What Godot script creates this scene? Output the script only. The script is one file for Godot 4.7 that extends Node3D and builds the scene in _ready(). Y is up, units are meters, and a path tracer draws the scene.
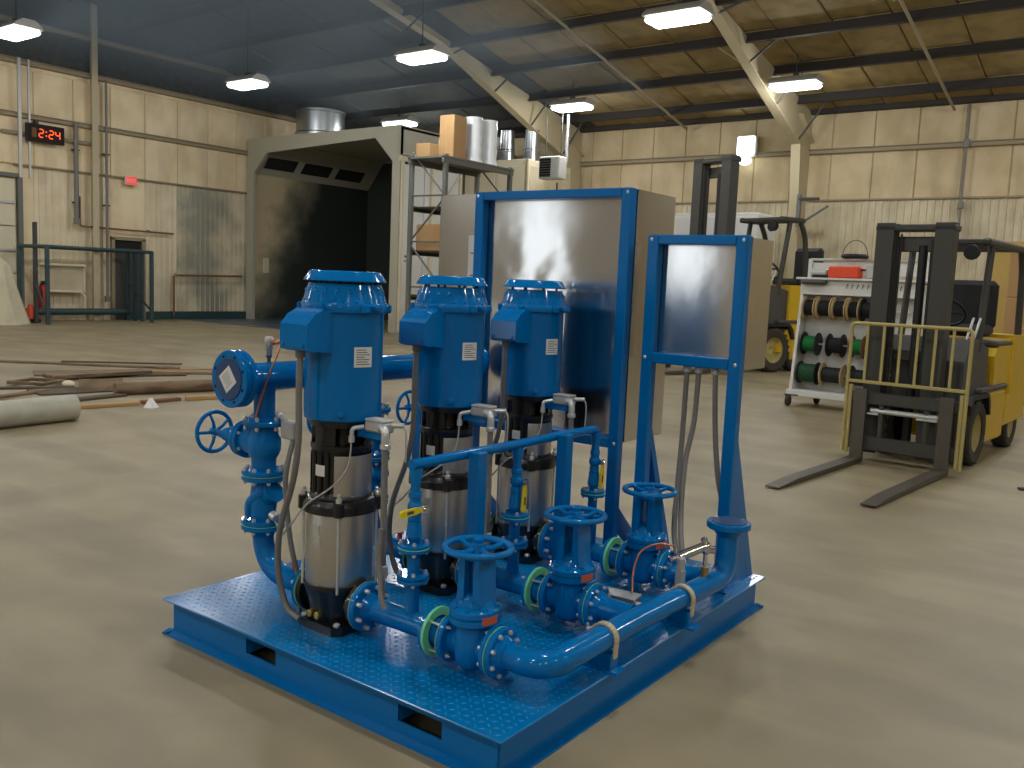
extends Node3D
# World: x runs along the skid's front edge, -z runs back along its long side, y is up, metres.

class Geo:
	var v := PackedVector3Array()
	var n := PackedVector3Array()
	var uv := PackedVector2Array()
	func tri(a: Vector3, b: Vector3, c: Vector3, na: Vector3, nb: Vector3, nc: Vector3) -> void:
		if (b - a).cross(c - a).dot(na + nb + nc) > 0.0:
			v.append(a); v.append(c); v.append(b)
			n.append(na); n.append(nc); n.append(nb)
		else:
			v.append(a); v.append(b); v.append(c)
			n.append(na); n.append(nb); n.append(nc)
		uv.append(Vector2.ZERO); uv.append(Vector2.ZERO); uv.append(Vector2.ZERO)
	func flat(a: Vector3, b: Vector3, c: Vector3, out: Vector3) -> void:
		var f := (b - a).cross(c - a).normalized()
		if f.dot(out) < 0.0: f = -f
		tri(a, b, c, f, f, f)
	func quad(a: Vector3, b: Vector3, c: Vector3, d: Vector3, out: Vector3) -> void:
		flat(a, b, c, out); flat(a, c, d, out)
	func quad_uv(a: Vector3, b: Vector3, c: Vector3, d: Vector3, nn: Vector3) -> void: # uv (0,1)(1,1)(1,0)(0,0)
		var p := [a, b, c, a, c, d]; var q := [Vector2(0, 1), Vector2(1, 1), Vector2(1, 0), Vector2(0, 1), Vector2(1, 0), Vector2(0, 0)]
		var order := [0, 1, 2, 3, 4, 5]
		if (b - a).cross(c - a).dot(nn) > 0.0: order = [0, 2, 1, 3, 5, 4]
		for i in order:
			v.append(p[i]); n.append(nn); uv.append(q[i])
	func box(c: Vector3, s: Vector3, bev := 0.0, t := Transform3D()) -> Geo:
		var h := s / 2.0
		bev = minf(bev, minf(h.x, minf(h.y, h.z)) * 0.9)
		var k := h - Vector3.ONE * bev
		for ax in 3:
			var u := (ax + 1) % 3; var w := (ax + 2) % 3
			for sg in [-1.0, 1.0]:
				var q := []
				for e in [[-1, -1], [1, -1], [1, 1], [-1, 1]]:
					var p := Vector3.ZERO; p[ax] = h[ax] * sg; p[u] = k[u] * e[0]; p[w] = k[w] * e[1]
					q.append(t * (c + p))
				var o := Vector3.ZERO; o[ax] = sg
				quad(q[0], q[1], q[2], q[3], t.basis * o)
			if bev > 0.0: # the four edges along ax
				for s1 in [-1.0, 1.0]:
					for s2 in [-1.0, 1.0]:
						var a := Vector3.ZERO; var b := Vector3.ZERO
						a[ax] = -k[ax]; b[ax] = -k[ax]
						a[u] = h[u] * s1; a[w] = k[w] * s2
						b[u] = k[u] * s1; b[w] = h[w] * s2
						var a2 := a; var b2 := b
						a2[ax] = k[ax]; b2[ax] = k[ax]
						var o := Vector3.ZERO; o[u] = s1; o[w] = s2
						quad(t * (c + a), t * (c + a2), t * (c + b2), t * (c + b), t.basis * o)
		if bev > 0.0:
			for sx in [-1.0, 1.0]:
				for sy in [-1.0, 1.0]:
					for sz in [-1.0, 1.0]:
						flat(t * (c + Vector3(h.x * sx, k.y * sy, k.z * sz)), t * (c + Vector3(k.x * sx, h.y * sy, k.z * sz)), t * (c + Vector3(k.x * sx, k.y * sy, h.z * sz)), t.basis * Vector3(sx, sy, sz))
		return self
	func lathe(prof: Array, seg := 32, t := Transform3D(), a0 := 0.0, a1 := TAU) -> Geo: # prof: Vector2(r, y) from bottom to top, turned about y
		var m := prof.size()
		var nn := []
		for i in m - 1:
			var d: Vector2 = prof[i + 1] - prof[i]
			nn.append(Vector2(d.y, -d.x).normalized())
		for i in m - 1:
			var n0: Vector2 = nn[i]; var n1: Vector2 = nn[i]
			if i > 0 and nn[i].dot(nn[i - 1]) > 0.75: n0 = (nn[i] + nn[i - 1]).normalized()
			if i < m - 2 and nn[i].dot(nn[i + 1]) > 0.75: n1 = (nn[i] + nn[i + 1]).normalized()
			var p0: Vector2 = prof[i]; var p1: Vector2 = prof[i + 1]
			if p0.distance_to(p1) < 1e-6: continue
			for j in seg:
				var a := a0 + (a1 - a0) * j / seg; var b := a0 + (a1 - a0) * (j + 1) / seg
				var da := Vector3(sin(a), 0, cos(a)); var db := Vector3(sin(b), 0, cos(b))
				var A := t * (da * p0.x + Vector3.UP * p0.y); var B := t * (db * p0.x + Vector3.UP * p0.y)
				var C := t * (db * p1.x + Vector3.UP * p1.y); var D := t * (da * p1.x + Vector3.UP * p1.y)
				var NA := t.basis * (da * n0.x + Vector3.UP * n0.y); var NB := t.basis * (db * n0.x + Vector3.UP * n0.y)
				var NC := t.basis * (db * n1.x + Vector3.UP * n1.y); var ND := t.basis * (da * n1.x + Vector3.UP * n1.y)
				if p0.x > 1e-6: tri(A, B, C, NA, NB, NC)
				if p1.x > 1e-6: tri(A, C, D, NA, NC, ND)
		return self
	func cyl(p: Vector3, q: Vector3, r: float, seg := 16, bev := 0.0, r2 := -1.0) -> Geo:
		if r2 < 0.0: r2 = r
		var L := p.distance_to(q); var y := (q - p).normalized()
		var x := y.cross(Vector3.RIGHT if absf(y.x) < 0.9 else Vector3.FORWARD).normalized()
		var t := Transform3D(Basis(x, y, x.cross(y)), p)
		if bev > 0.0:
			return lathe([Vector2(0, 0), Vector2(r - bev, 0), Vector2(r, bev), Vector2(r2, L - bev), Vector2(r2 - bev, L), Vector2(0, L)], seg, t)
		return lathe([Vector2(0, 0), Vector2(r, 0), Vector2(r2, L), Vector2(0, L)], seg, t)
	func ring(p: Vector3, q: Vector3, r: float, hole: float, seg := 24) -> Geo: # a flat washer from p to q
		var L := p.distance_to(q); var y := (q - p).normalized()
		var x := y.cross(Vector3.RIGHT if absf(y.x) < 0.9 else Vector3.FORWARD).normalized()
		return lathe([Vector2(hole, 0), Vector2(r, 0), Vector2(r, L), Vector2(hole, L), Vector2(hole, 0)], seg, Transform3D(Basis(x, y, x.cross(y)), p))
	func tube(pts: Array, r: float, seg := 10, closed := false, radii := []) -> Geo:
		var m := pts.size()
		var tg := []
		for i in m:
			var a: Vector3 = pts[(i - 1 + m) % m] if closed or i > 0 else pts[0]
			var b: Vector3 = pts[(i + 1) % m] if closed or i < m - 1 else pts[m - 1]
			tg.append((b - a).normalized())
		var up := Vector3.UP if absf(tg[0].y) < 0.9 else Vector3.RIGHT
		var xs := []
		var x: Vector3 = tg[0].cross(up).normalized()
		for i in m:
			x = (x - tg[i] * x.dot(tg[i])).normalized()
			xs.append(x)
		var last := m if closed else m - 1
		for i in last:
			var k := (i + 1) % m
			var x0: Vector3 = xs[i]; var y0: Vector3 = tg[i].cross(x0)
			var x1: Vector3 = xs[k]; var y1: Vector3 = tg[k].cross(x1)
			if closed and k == 0: x1 = x0 - tg[0] * x0.dot(tg[0]); x1 = x1.normalized(); y1 = tg[0].cross(x1)
			var ra: float = radii[i] if radii.size() else r
			var rb: float = radii[k] if radii.size() else r
			for j in seg:
				var a := TAU * j / seg; var b := TAU * (j + 1) / seg
				var na := x0 * cos(a) + y0 * sin(a); var nb := x0 * cos(b) + y0 * sin(b)
				var nc := x1 * cos(b) + y1 * sin(b); var nd := x1 * cos(a) + y1 * sin(a)
				tri(pts[i] + na * ra, pts[i] + nb * ra, pts[k] + nc * rb, na, nb, nc)
				tri(pts[i] + na * ra, pts[k] + nc * rb, pts[k] + nd * rb, na, nc, nd)
		if not closed:
			for e in [0, m - 1]:
				var x0: Vector3 = xs[e]; var y0: Vector3 = tg[e].cross(x0)
				var o: Vector3 = tg[e] * (-1.0 if e == 0 else 1.0)
				var re: float = radii[e] if radii.size() else r
				for j in seg:
					var a := TAU * j / seg; var b := TAU * (j + 1) / seg
					flat(pts[e], pts[e] + (x0 * cos(a) + y0 * sin(a)) * re, pts[e] + (x0 * cos(b) + y0 * sin(b)) * re, o)
		return self
	func prism(poly: PackedVector2Array, z0: float, z1: float, t := Transform3D()) -> Geo: # poly in x, y; pushed along z
		var idx := Geometry2D.triangulate_polygon(poly)
		for i in range(0, idx.size(), 3):
			for z in [z0, z1]:
				var o := t.basis * Vector3(0, 0, 1.0 if (z == z1) == (z1 > z0) else -1.0)
				var p := poly[idx[i]]; var q := poly[idx[i + 1]]; var r := poly[idx[i + 2]]
				flat(t * Vector3(p.x, p.y, z), t * Vector3(q.x, q.y, z), t * Vector3(r.x, r.y, z), o)
		var cw := 1.0 if Geometry2D.is_polygon_clockwise(poly) else -1.0
		for i in poly.size():
			var p := poly[i]; var q := poly[(i + 1) % poly.size()]
			var d := q - p
			quad(t * Vector3(p.x, p.y, z0), t * Vector3(q.x, q.y, z0), t * Vector3(q.x, q.y, z1), t * Vector3(p.x, p.y, z1), t.basis * (Vector3(-d.y, d.x, 0) * cw))
		return self
	func ball(c: Vector3, r: Vector3, seg := 16, rows := 10) -> Geo:
		var pr := []
		for i in rows + 1:
			var a := -PI / 2 + PI * i / rows
			pr.append(Vector2(cos(a), sin(a)))
		var b := Geo.new(); b.lathe(pr, seg)
		for i in range(0, b.v.size(), 3):
			var p := []; var q := []
			for j in 3:
				p.append(c + b.v[i + j] * r); q.append((b.n[i + j] / r).normalized())
			tri(p[0], p[1], p[2], q[0], q[1], q[2])
		return self
	func bolts(c: Vector3, axis: Vector3, R: float, count: int, r := 0.008, half := 0.03, phase := 0.5) -> Geo: # through bolts with hexagon ends round a flange
		var y := axis.normalized()
		var x := y.cross(Vector3.RIGHT if absf(y.x) < 0.9 else Vector3.UP).normalized(); var z := x.cross(y)
		for i in count:
			var a := TAU * (i + phase) / count
			var p := c + (x * cos(a) + z * sin(a)) * R
			cyl(p - y * half, p + y * half, r * 0.6, 6)
			cyl(p - y * half * 0.88, p - y * half * 0.45, r, 6)
			cyl(p + y * half * 0.45, p + y * half * 0.88, r, 6)
		return self
	func done() -> ArrayMesh:
		var a := []; a.resize(Mesh.ARRAY_MAX)
		for i in n.size(): n[i] = n[i].normalized()
		a[Mesh.ARRAY_VERTEX] = v; a[Mesh.ARRAY_NORMAL] = n; a[Mesh.ARRAY_TEX_UV] = uv
		var m := ArrayMesh.new(); m.add_surface_from_arrays(Mesh.PRIMITIVE_TRIANGLES, a)
		return m

var M := {}
var taken := {}
var rng := RandomNumberGenerator.new()

func numbered(called: String) -> String:
	var k: int = taken.get(called, 0)
	taken[called] = k + 1
	return called if k == 0 else "%s_%03d" % [called, k]

func metas(o: Node, label: String, category: String, group := "", kind := "") -> Node:
	if label: o.set_meta("label", label)
	if category: o.set_meta("category", category)
	if group: o.set_meta("group", group)
	if kind: o.set_meta("kind", kind)
	return o

func thing(called: String, label: String, category: String, at := Vector3.ZERO, turn := 0.0, group := "") -> Node3D:
	var o := Node3D.new(); o.name = numbered(called); add_child(o)
	o.position = at; o.rotation.y = turn
	metas(o, label, category, group)
	return o

func part(called: String, g: Variant, m: Material, parent: Node, at := Vector3.ZERO, basis := Basis(), kind := "", label := "") -> MeshInstance3D:
	var o := MeshInstance3D.new(); o.name = called
	o.mesh = g.done() if g is Geo else g
	o.material_override = m
	parent.add_child(o, true)
	o.transform = Transform3D(basis, at)
	if kind: o.set_meta("kind", kind)
	if label: o.set_meta("label", label)
	return o

func one(called: String, g: Variant, m: Material, label: String, category: String, at := Vector3.ZERO, turn := 0.0, group := "") -> MeshInstance3D:
	var o := MeshInstance3D.new(); o.name = numbered(called)
	o.mesh = g.done() if g is Geo else g
	o.material_override = m
	add_child(o); o.position = at; o.rotation.y = turn
	metas(o, label, category, group)
	return o

func struct(called: String, g: Variant, m: Material, label := "", category := "") -> MeshInstance3D:
	var o := MeshInstance3D.new(); o.name = numbered(called)
	o.mesh = g.done() if g is Geo else g
	o.material_override = m
	add_child(o); metas(o, label, category, "", "structure")
	return o

func dup(src: Node3D, at: Vector3, turn: float, label: String) -> Node3D:
	var r: Node3D = src.duplicate()
	var base := String(src.name)
	if base.length() > 4 and base[-4] == "_" and base.right(3).is_valid_int(): base = base.left(-4)
	r.name = numbered(base); add_child(r)
	r.position = at; r.rotation.y = turn; r.set_meta("label", label)
	return r

func G() -> Geo: return Geo.new()

func fillet(pts: Array, r: float, steps := 6) -> Array: # rounds the corners of a polyline
	var out := [pts[0]]
	for i in range(1, pts.size() - 1):
		var p: Vector3 = pts[i]
		var a: Vector3 = (pts[i - 1] - p); var b: Vector3 = (pts[i + 1] - p)
		var d := minf(r, minf(a.length(), b.length()) * 0.49)
		if pts.size() == 3: d = minf(r, minf(a.length(), b.length()))
		var s := p + a.normalized() * d; var e := p + b.normalized() * d
		for k in steps + 1:
			var t := float(k) / steps
			out.append(s.lerp(p, t).lerp(p.lerp(e, t), t))
	out.append(pts[-1])
	var clean := [out[0]]
	for p in out:
		if p.distance_to(clean[-1]) > 1e-4: clean.append(p)
	return clean

func curve(pts: Array, steps := 6) -> Array: # a smooth line through the points
	var out := []
	for i in pts.size() - 1:
		var p0: Vector3 = pts[maxi(i - 1, 0)]; var p1: Vector3 = pts[i]; var p2: Vector3 = pts[i + 1]; var p3: Vector3 = pts[mini(i + 2, pts.size() - 1)]
		for k in steps:
			var t := float(k) / steps
			out.append(0.5 * (2.0 * p1 + (p2 - p0) * t + (2.0 * p0 - 5.0 * p1 + 4.0 * p2 - p3) * t * t + (3.0 * p1 - p0 - 3.0 * p2 + p3) * t * t * t))
	out.append(pts[-1])
	return out

func circle_pts(c: Vector3, axis: Vector3, R: float, k := 36) -> Array:
	var y := axis.normalized(); var x := y.cross(Vector3.RIGHT if absf(y.x) < 0.9 else Vector3.UP).normalized(); var z := x.cross(y)
	var o := []
	for i in k: o.append(c + (x * cos(TAU * i / k) + z * sin(TAU * i / k)) * R)
	return o

func sheet(a: Vector3, du: Vector3, dv: Vector3, nu: int, nv: int, amp: float, sd: int, thick := 0.002) -> Geo: # a thin metal sheet, slightly wavy, with uv along du
	var g := Geo.new(); var nn := du.cross(dv).normalized()
	var fn := FastNoiseLite.new(); fn.seed = sd; fn.frequency = 1.1
	var h := func(i: int, j: int) -> Vector3:
		var u := float(i) / nu; var w := float(j) / nv
		return a + du * u + dv * w + nn * (fn.get_noise_2d(u * du.length() * 1.6, w * dv.length() * 0.9) * amp * 2.0 * sin(PI * u) * sin(PI * w))
	var nrm := func(i: int, j: int) -> Vector3:
		var i0 := maxi(i - 1, 0); var i1 := mini(i + 1, nu); var j0 := maxi(j - 1, 0); var j1 := mini(j + 1, nv)
		return (h.call(i1, j) - h.call(i0, j)).cross(h.call(i, j1) - h.call(i, j0)).normalized()
	var P := []; var N := []
	for i in nu + 1:
		var pc := []; var nc := []
		for j in nv + 1: pc.append(h.call(i, j)); nc.append(nrm.call(i, j))
		P.append(pc); N.append(nc)
	for i in nu:
		for j in nv:
			for e in [[[0, 0], [1, 0], [1, 1]], [[0, 0], [1, 1], [0, 1]]]:
				var q := []
				for k in e: q.append([P[i + k[0]][j + k[1]], N[i + k[0]][j + k[1]], Vector2(float(i + k[0]) / nu, float(j + k[1]) / nv)])
				for k in [0, 2, 1]:
					g.v.append(q[k][0]); g.n.append(q[k][1]); g.uv.append(q[k][2])
	for e in [[a, a + du, -dv], [a + du, a + du + dv, du], [a + du + dv, a + dv, dv], [a + dv, a, -du]]:
		g.quad(e[0], e[1], e[1] - nn * thick, e[0] - nn * thick, e[2])
	return g

func strip(called: String, text: String, size: float, m: Material, parent: Node, at: Vector3, basis := Basis(), depth := 0.002) -> MeshInstance3D:
	var tm := TextMesh.new(); tm.text = text; tm.font_size = 32; tm.pixel_size = size / 32.0; tm.depth = depth
	var f := SystemFont.new(); f.font_names = PackedStringArray(["Droid Sans"]); f.font_weight = 700; tm.font = f
	return part(called, tm, m, parent, at, basis)

func mat(called: String, c: Color, rough := 0.6, metal := 0.0, coat := 0.0) -> StandardMaterial3D:
	var m := StandardMaterial3D.new(); m.resource_name = called
	m.albedo_color = c; m.roughness = rough; m.metallic = metal
	if coat > 0.0: m.clearcoat_enabled = true; m.clearcoat = coat; m.clearcoat_roughness = 0.08
	M[called] = m
	return m

func noise(freq: float, sd: int, cols: Array, size := 512, oct := 5, type := FastNoiseLite.TYPE_SIMPLEX_SMOOTH) -> NoiseTexture2D:
	var f := FastNoiseLite.new(); f.seed = sd; f.frequency = freq; f.fractal_octaves = oct; f.noise_type = type
	var t := NoiseTexture2D.new(); t.width = size; t.height = size; t.seamless = true; t.noise = f
	var gr := Gradient.new(); gr.offsets = PackedFloat32Array(); gr.colors = PackedColorArray()
	var offs := PackedFloat32Array(); var cs := PackedColorArray()
	for c in cols: offs.append(c[0]); cs.append(c[1])
	gr.offsets = offs; gr.colors = cs; t.color_ramp = gr
	return t

func textured(m: StandardMaterial3D, tex: Texture2D, scale: Vector3, detail: Texture2D = null, dscale := Vector3.ONE, world := true) -> StandardMaterial3D:
	m.albedo_texture = tex; m.uv1_triplanar = true; m.uv1_world_triplanar = world; m.uv1_scale = scale
	if detail:
		m.detail_enabled = true; m.detail_albedo = detail; m.detail_blend_mode = BaseMaterial3D.BLEND_MODE_MUL
		m.detail_uv_layer = BaseMaterial3D.DETAIL_UV_2; m.uv2_triplanar = true; m.uv2_world_triplanar = world; m.uv2_scale = dscale
	return m

func gray(a: float) -> Color: return Color(a, a, a)
func c8(r: float, g: float, b: float) -> Color: return Color(r / 255.0, g / 255.0, b / 255.0)

func _ready() -> void:
	rng.seed = 7
	# ---- camera
	var cam := Camera3D.new(); cam.name = "camera"; add_child(cam)
	cam.fov = 46.24; cam.near = 0.05; cam.far = 200.0; cam.current = true
	var pitch := 0.1124; var roll := 0.0429; var yaw := 0.9314
	var right := Vector3(sin(yaw), 0, -cos(yaw)); var ahead := Vector3(-cos(yaw), 0, -sin(yaw))
	ahead = Vector3(-sin(PI / 2 - yaw), 0, -cos(PI / 2 - yaw)); right = Vector3(cos(PI / 2 - yaw), 0, -sin(PI / 2 - yaw))
	var fwd := ahead * cos(pitch) - Vector3.UP * sin(pitch); var up := Vector3.UP * cos(pitch) + ahead * sin(pitch)
	var r2 := right * cos(roll) + up * sin(roll); var u2 := up * cos(roll) - right * sin(roll)
	cam.transform = Transform3D(Basis(r2, u2, -fwd), Vector3(3.361, 1.55, 2.096))
	# ---- environment: a closed hall, so next to nothing comes from outside
	var we := WorldEnvironment.new(); we.name = "environment"; var env := Environment.new()
	env.background_mode = Environment.BG_COLOR; env.background_color = Color(0.8, 0.84, 0.88); env.background_energy_multiplier = 4.5
	env.tonemap_mode = Environment.TONE_MAPPER_LINEAR; env.tonemap_exposure = 0.74
	env.volumetric_fog_enabled = true; env.volumetric_fog_density = 0.0
	env.sdfgi_enabled = true; env.ssao_enabled = true; env.ssil_enabled = true
	we.environment = env; add_child(we)
	materials()
	hall()
	lamps()
	skid()
	pumps()
	discharge_side()
	suction_side()
	bypass()
	panels()
	fittings()
	forklifts()
	spool_cart()
	left_wall_things()
	booth_and_rack()
	back_wall_things()
	floor_things()
	haze()

func materials() -> void:
	var blue := mat("blue paint", c8(0, 110, 178), 0.09)
	blue.metallic_specular = 0.38
	mat("blue steel", c8(0, 107, 174), 0.2)
	mat("blue deck", c8(0, 112, 174), 0.18)
	mat("glint blue", c8(24, 130, 190), 0.16)  # lighter than the deck: glints on the lugs put into the colour
	mat("dull blue", c8(36, 66, 108), 0.55)
	mat("teal steel", c8(46, 70, 72), 0.5)
	mat("dull yellow", c8(178, 148, 76), 0.55)
	mat("plain wall", c8(150, 140, 122), 0.7)
	var ss := mat("brushed stainless", c8(210, 206, 200), 0.16, 1.0); ss.anisotropy_enabled = true; ss.anisotropy = -0.85
	mat("stainless", c8(206, 202, 196), 0.36, 1.0)
	mat("zinc", c8(214, 214, 210), 0.3, 0.55)
	mat("chrome", c8(225, 225, 228), 0.12, 1.0)
	mat("galvanised", c8(178, 180, 180), 0.3, 0.95)
	mat("aluminium", c8(190, 188, 182), 0.45, 0.4)
	mat("black iron", c8(16, 16, 17), 0.35, 0.0, 0.3)
	mat("black", c8(20, 20, 21), 0.55)
	mat("rubber", c8(60, 55, 46), 0.85)
	mat("grey conduit", c8(122, 118, 112), 0.55)
	mat("grey dark", c8(72, 72, 70), 0.55)
	mat("copper", c8(206, 132, 96), 0.35, 0.7)
	mat("brass", c8(190, 160, 90), 0.3, 0.9)
	mat("label white", c8(222, 220, 214), 0.6)
	mat("print", c8(70, 72, 78), 0.7)
	mat("gasket green", c8(120, 216, 158), 0.5)
	mat("gasket pale", c8(150, 196, 170), 0.6)
	mat("handle yellow", c8(238, 208, 20), 0.4)
	mat("tag orange", c8(205, 92, 62), 0.6)
	mat("strap beige", c8(200, 186, 150), 0.55)
	mat("truck yellow", c8(212, 172, 24), 0.45, 0.0, 0.15)
	mat("truck grey", c8(74, 72, 68), 0.55)
	mat("mast grey", c8(66, 64, 58), 0.5, 0.2)
	mat("rail tan", c8(176, 160, 98), 0.5)
	mat("fork steel", c8(92, 86, 76), 0.5, 0.5)
	mat("cream", c8(214, 202, 172), 0.7)
	mat("white paint", c8(214, 212, 206), 0.6)
	mat("cardboard", c8(178, 140, 94), 0.85)
	mat("kraft", c8(182, 144, 98), 0.85)
	mat("wood", c8(178, 142, 92), 0.85)
	mat("old wood", c8(128, 106, 80), 0.9)
	mat("dark wood", c8(84, 70, 54), 0.9)
	mat("spool wood", c8(196, 168, 122), 0.85)
	mat("wire green", c8(24, 120, 62), 0.6)
	mat("wire black", c8(28, 32, 34), 0.6)
	mat("wire dark green", c8(30, 78, 44), 0.6)
	mat("red paint", c8(200, 48, 36), 0.5)
	mat("orange red", c8(226, 74, 30), 0.5)
	mat("tarp", c8(206, 194, 166), 0.85)
	mat("concrete pipe", c8(182, 177, 158), 0.6)
	mat("rack grey", c8(104, 104, 96), 0.55)
	mat("rack dark", c8(58, 58, 54), 0.6)
	mat("column tan", c8(190, 176, 142), 0.65)
	mat("girt", c8(150, 136, 108), 0.65)
	mat("purlin", c8(50, 45, 40), 0.75)
	mat("rust", c8(120, 80, 52), 0.85)
	mat("dark void", c8(30, 28, 26), 0.9)
	mat("booth steel", c8(176, 170, 150), 0.5)
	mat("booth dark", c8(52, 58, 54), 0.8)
	mat("plastic wrap", c8(236, 237, 238), 0.2)
	var lens := mat("lamp lens", Color(1, 1, 1), 0.4); lens.emission_enabled = true; lens.emission = Color(0.94, 1.0, 0.97); lens.emission_energy_multiplier = 6.0
	var led := mat("led red", c8(255, 80, 20), 0.4); led.emission_enabled = true; led.emission = c8(255, 92, 24); led.emission_energy_multiplier = 1.6
	var ex := mat("exit red", c8(235, 60, 48), 0.4); ex.emission_enabled = true; ex.emission = c8(240, 84, 66); ex.emission_energy_multiplier = 0.8
	# floors and walls
	M["blue steel"].metallic_specular = 0.35; M["blue deck"].metallic_specular = 0.45
	var fl := mat("floor concrete", Color.WHITE, 0.5)
	textured(fl, noise(0.012, 3, [[0.2, c8(138, 125, 96)], [0.5, c8(148, 134, 103)], [0.8, c8(156, 142, 112)]], 1024), Vector3(0.07, 0.07, 0.07), noise(0.012, 9, [[0.25, gray(0.9)], [0.5, gray(1.0)], [0.8, gray(0.96)]], 512), Vector3(0.05, 0.3, 0.16))
	var wl := mat("insulation tan", Color.WHITE, 0.75)
	textured(wl, noise(0.01, 5, [[0.25, c8(196, 174, 134)], [0.55, c8(206, 185, 146)], [0.8, c8(212, 192, 154)]], 512), Vector3(0.16, 0.16, 0.16), noise(0.008, 12, [[0.25, gray(0.94)], [0.5, gray(0.99)], [0.8, gray(1.0)]], 512), Vector3(0.3, 0.08, 0.3))
	var lp := mat("liner tan", Color.WHITE, 0.6)
	textured(lp, noise(0.012, 6, [[0.25, c8(198, 183, 150)], [0.6, c8(208, 194, 162)], [0.85, c8(214, 202, 172)]], 512), Vector3(0.2, 0.2, 0.2), noise(0.008, 15, [[0.2, gray(0.93)], [0.45, gray(0.98)], [0.8, gray(1.0)]], 512), Vector3(0.3, 0.08, 0.3))
	var ip: StandardMaterial3D = wl.duplicate(); ip.resource_name = "insulation pale"; M["insulation pale"] = ip
	ip.albedo_texture = noise(0.01, 45, [[0.25, c8(234, 210, 168)], [0.55, c8(242, 219, 178)], [0.8, c8(246, 225, 186)]], 512)
	var lq: StandardMaterial3D = lp.duplicate(); lq.resource_name = "liner pale"; M["liner pale"] = lq
	lq.albedo_texture = noise(0.012, 46, [[0.25, c8(222, 204, 170)], [0.6, c8(230, 213, 180)], [0.85, c8(236, 220, 188)]], 512)
	var ls: StandardMaterial3D = lp.duplicate(); ls.resource_name = "liner stained"; M["liner stained"] = ls
	ls.albedo_texture = noise(0.006, 52, [[0.25, c8(160, 154, 136)], [0.5, c8(200, 188, 158)], [0.7, c8(230, 213, 180)]], 512, 4); ls.uv1_scale = Vector3(0.14, 0.14, 0.14)
	var rf := mat("roof facing", Color.WHITE, 0.8)
	textured(rf, noise(0.012, 8, [[0.25, c8(132, 112, 66)], [0.6, c8(142, 120, 74)], [0.85, c8(148, 126, 82)]], 512), Vector3(0.2, 0.2, 0.2), noise(0.01, 19, [[0.2, gray(0.88)], [0.5, gray(1.0)]], 512), Vector3(0.3, 0.3, 0.3))
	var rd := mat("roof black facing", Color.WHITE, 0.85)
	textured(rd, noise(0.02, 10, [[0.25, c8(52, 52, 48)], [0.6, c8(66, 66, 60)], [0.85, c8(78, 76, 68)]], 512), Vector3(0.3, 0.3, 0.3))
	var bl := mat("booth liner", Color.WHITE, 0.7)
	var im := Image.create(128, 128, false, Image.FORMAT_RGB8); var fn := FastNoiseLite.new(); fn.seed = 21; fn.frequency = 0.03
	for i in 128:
		for j in 128: # darker inwards and downwards, tan high up at the booth's mouth
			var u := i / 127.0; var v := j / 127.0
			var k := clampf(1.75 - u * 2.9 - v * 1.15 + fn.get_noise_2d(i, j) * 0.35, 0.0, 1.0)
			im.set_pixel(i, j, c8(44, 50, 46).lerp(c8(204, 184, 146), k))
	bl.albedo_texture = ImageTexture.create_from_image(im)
	var st := mat("blue overspray", Color.WHITE, 0.4)
	textured(st, noise(0.02, 23, [[0.3, c8(56, 74, 96)], [0.6, c8(84, 96, 106)], [0.8, c8(124, 122, 112)]], 256), Vector3(0.25, 0.25, 0.25))
	textured(M["old wood"], noise(0.02, 31, [[0.2, gray(0.7)], [0.6, gray(1.0)]], 256), Vector3(1.5, 1.5, 0.3))
	textured(M["concrete pipe"], noise(0.02, 33, [[0.2, gray(0.92)], [0.6, gray(1.0)]], 256), Vector3(0.8, 0.8, 0.8))
	textured(M["tarp"], noise(0.02, 35, [[0.2, gray(0.92)], [0.6, gray(1.0)]], 256), Vector3(0.3, 0.3, 0.3))

func haze() -> void: # added haze imitating lens glare from the lamps, under the dark roof end
	var f := FogVolume.new(); f.name = "glare_haze"; f.shape = RenderingServer.FOG_VOLUME_SHAPE_BOX; f.size = Vector3(13.0, 2.9, 18.0); f.position = Vector3(-14.7, 8.0, -12.5)
	var m := FogMaterial.new(); m.density = 0.1; m.albedo = Color(0.86, 0.93, 0.97); f.material = m
	f.set_meta("label", "thin blue-grey haze added for lens glare under the dark end of the roof"); f.set_meta("category", "haze"); f.set_meta("kind", "stuff")
	add_child(f)

func ribbed(width: float, height: float) -> ArrayMesh: # a profiled metal liner sheet, ribs upright, face towards +z
	var p := PackedVector2Array(); var k := 6; var w := width / k
	p.append(Vector2(0, -0.012))
	for i in k:
		var x := i * w
		p.append(Vector2(x, 0.0)); p.append(Vector2(x + w * 0.62, 0.0)); p.append(Vector2(x + w * 0.7, 0.028)); p.append(Vector2(x + w * 0.92, 0.028))
	p.append(Vector2(width, 0.0)); p.append(Vector2(width, -0.012))
	var g := G().prism(p, 0, height, Transform3D(Basis(Vector3(1, 0, 0), Vector3(0, 0, 1), Vector3(0, 1, 0)), Vector3.ZERO))
	return g.done()

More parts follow.
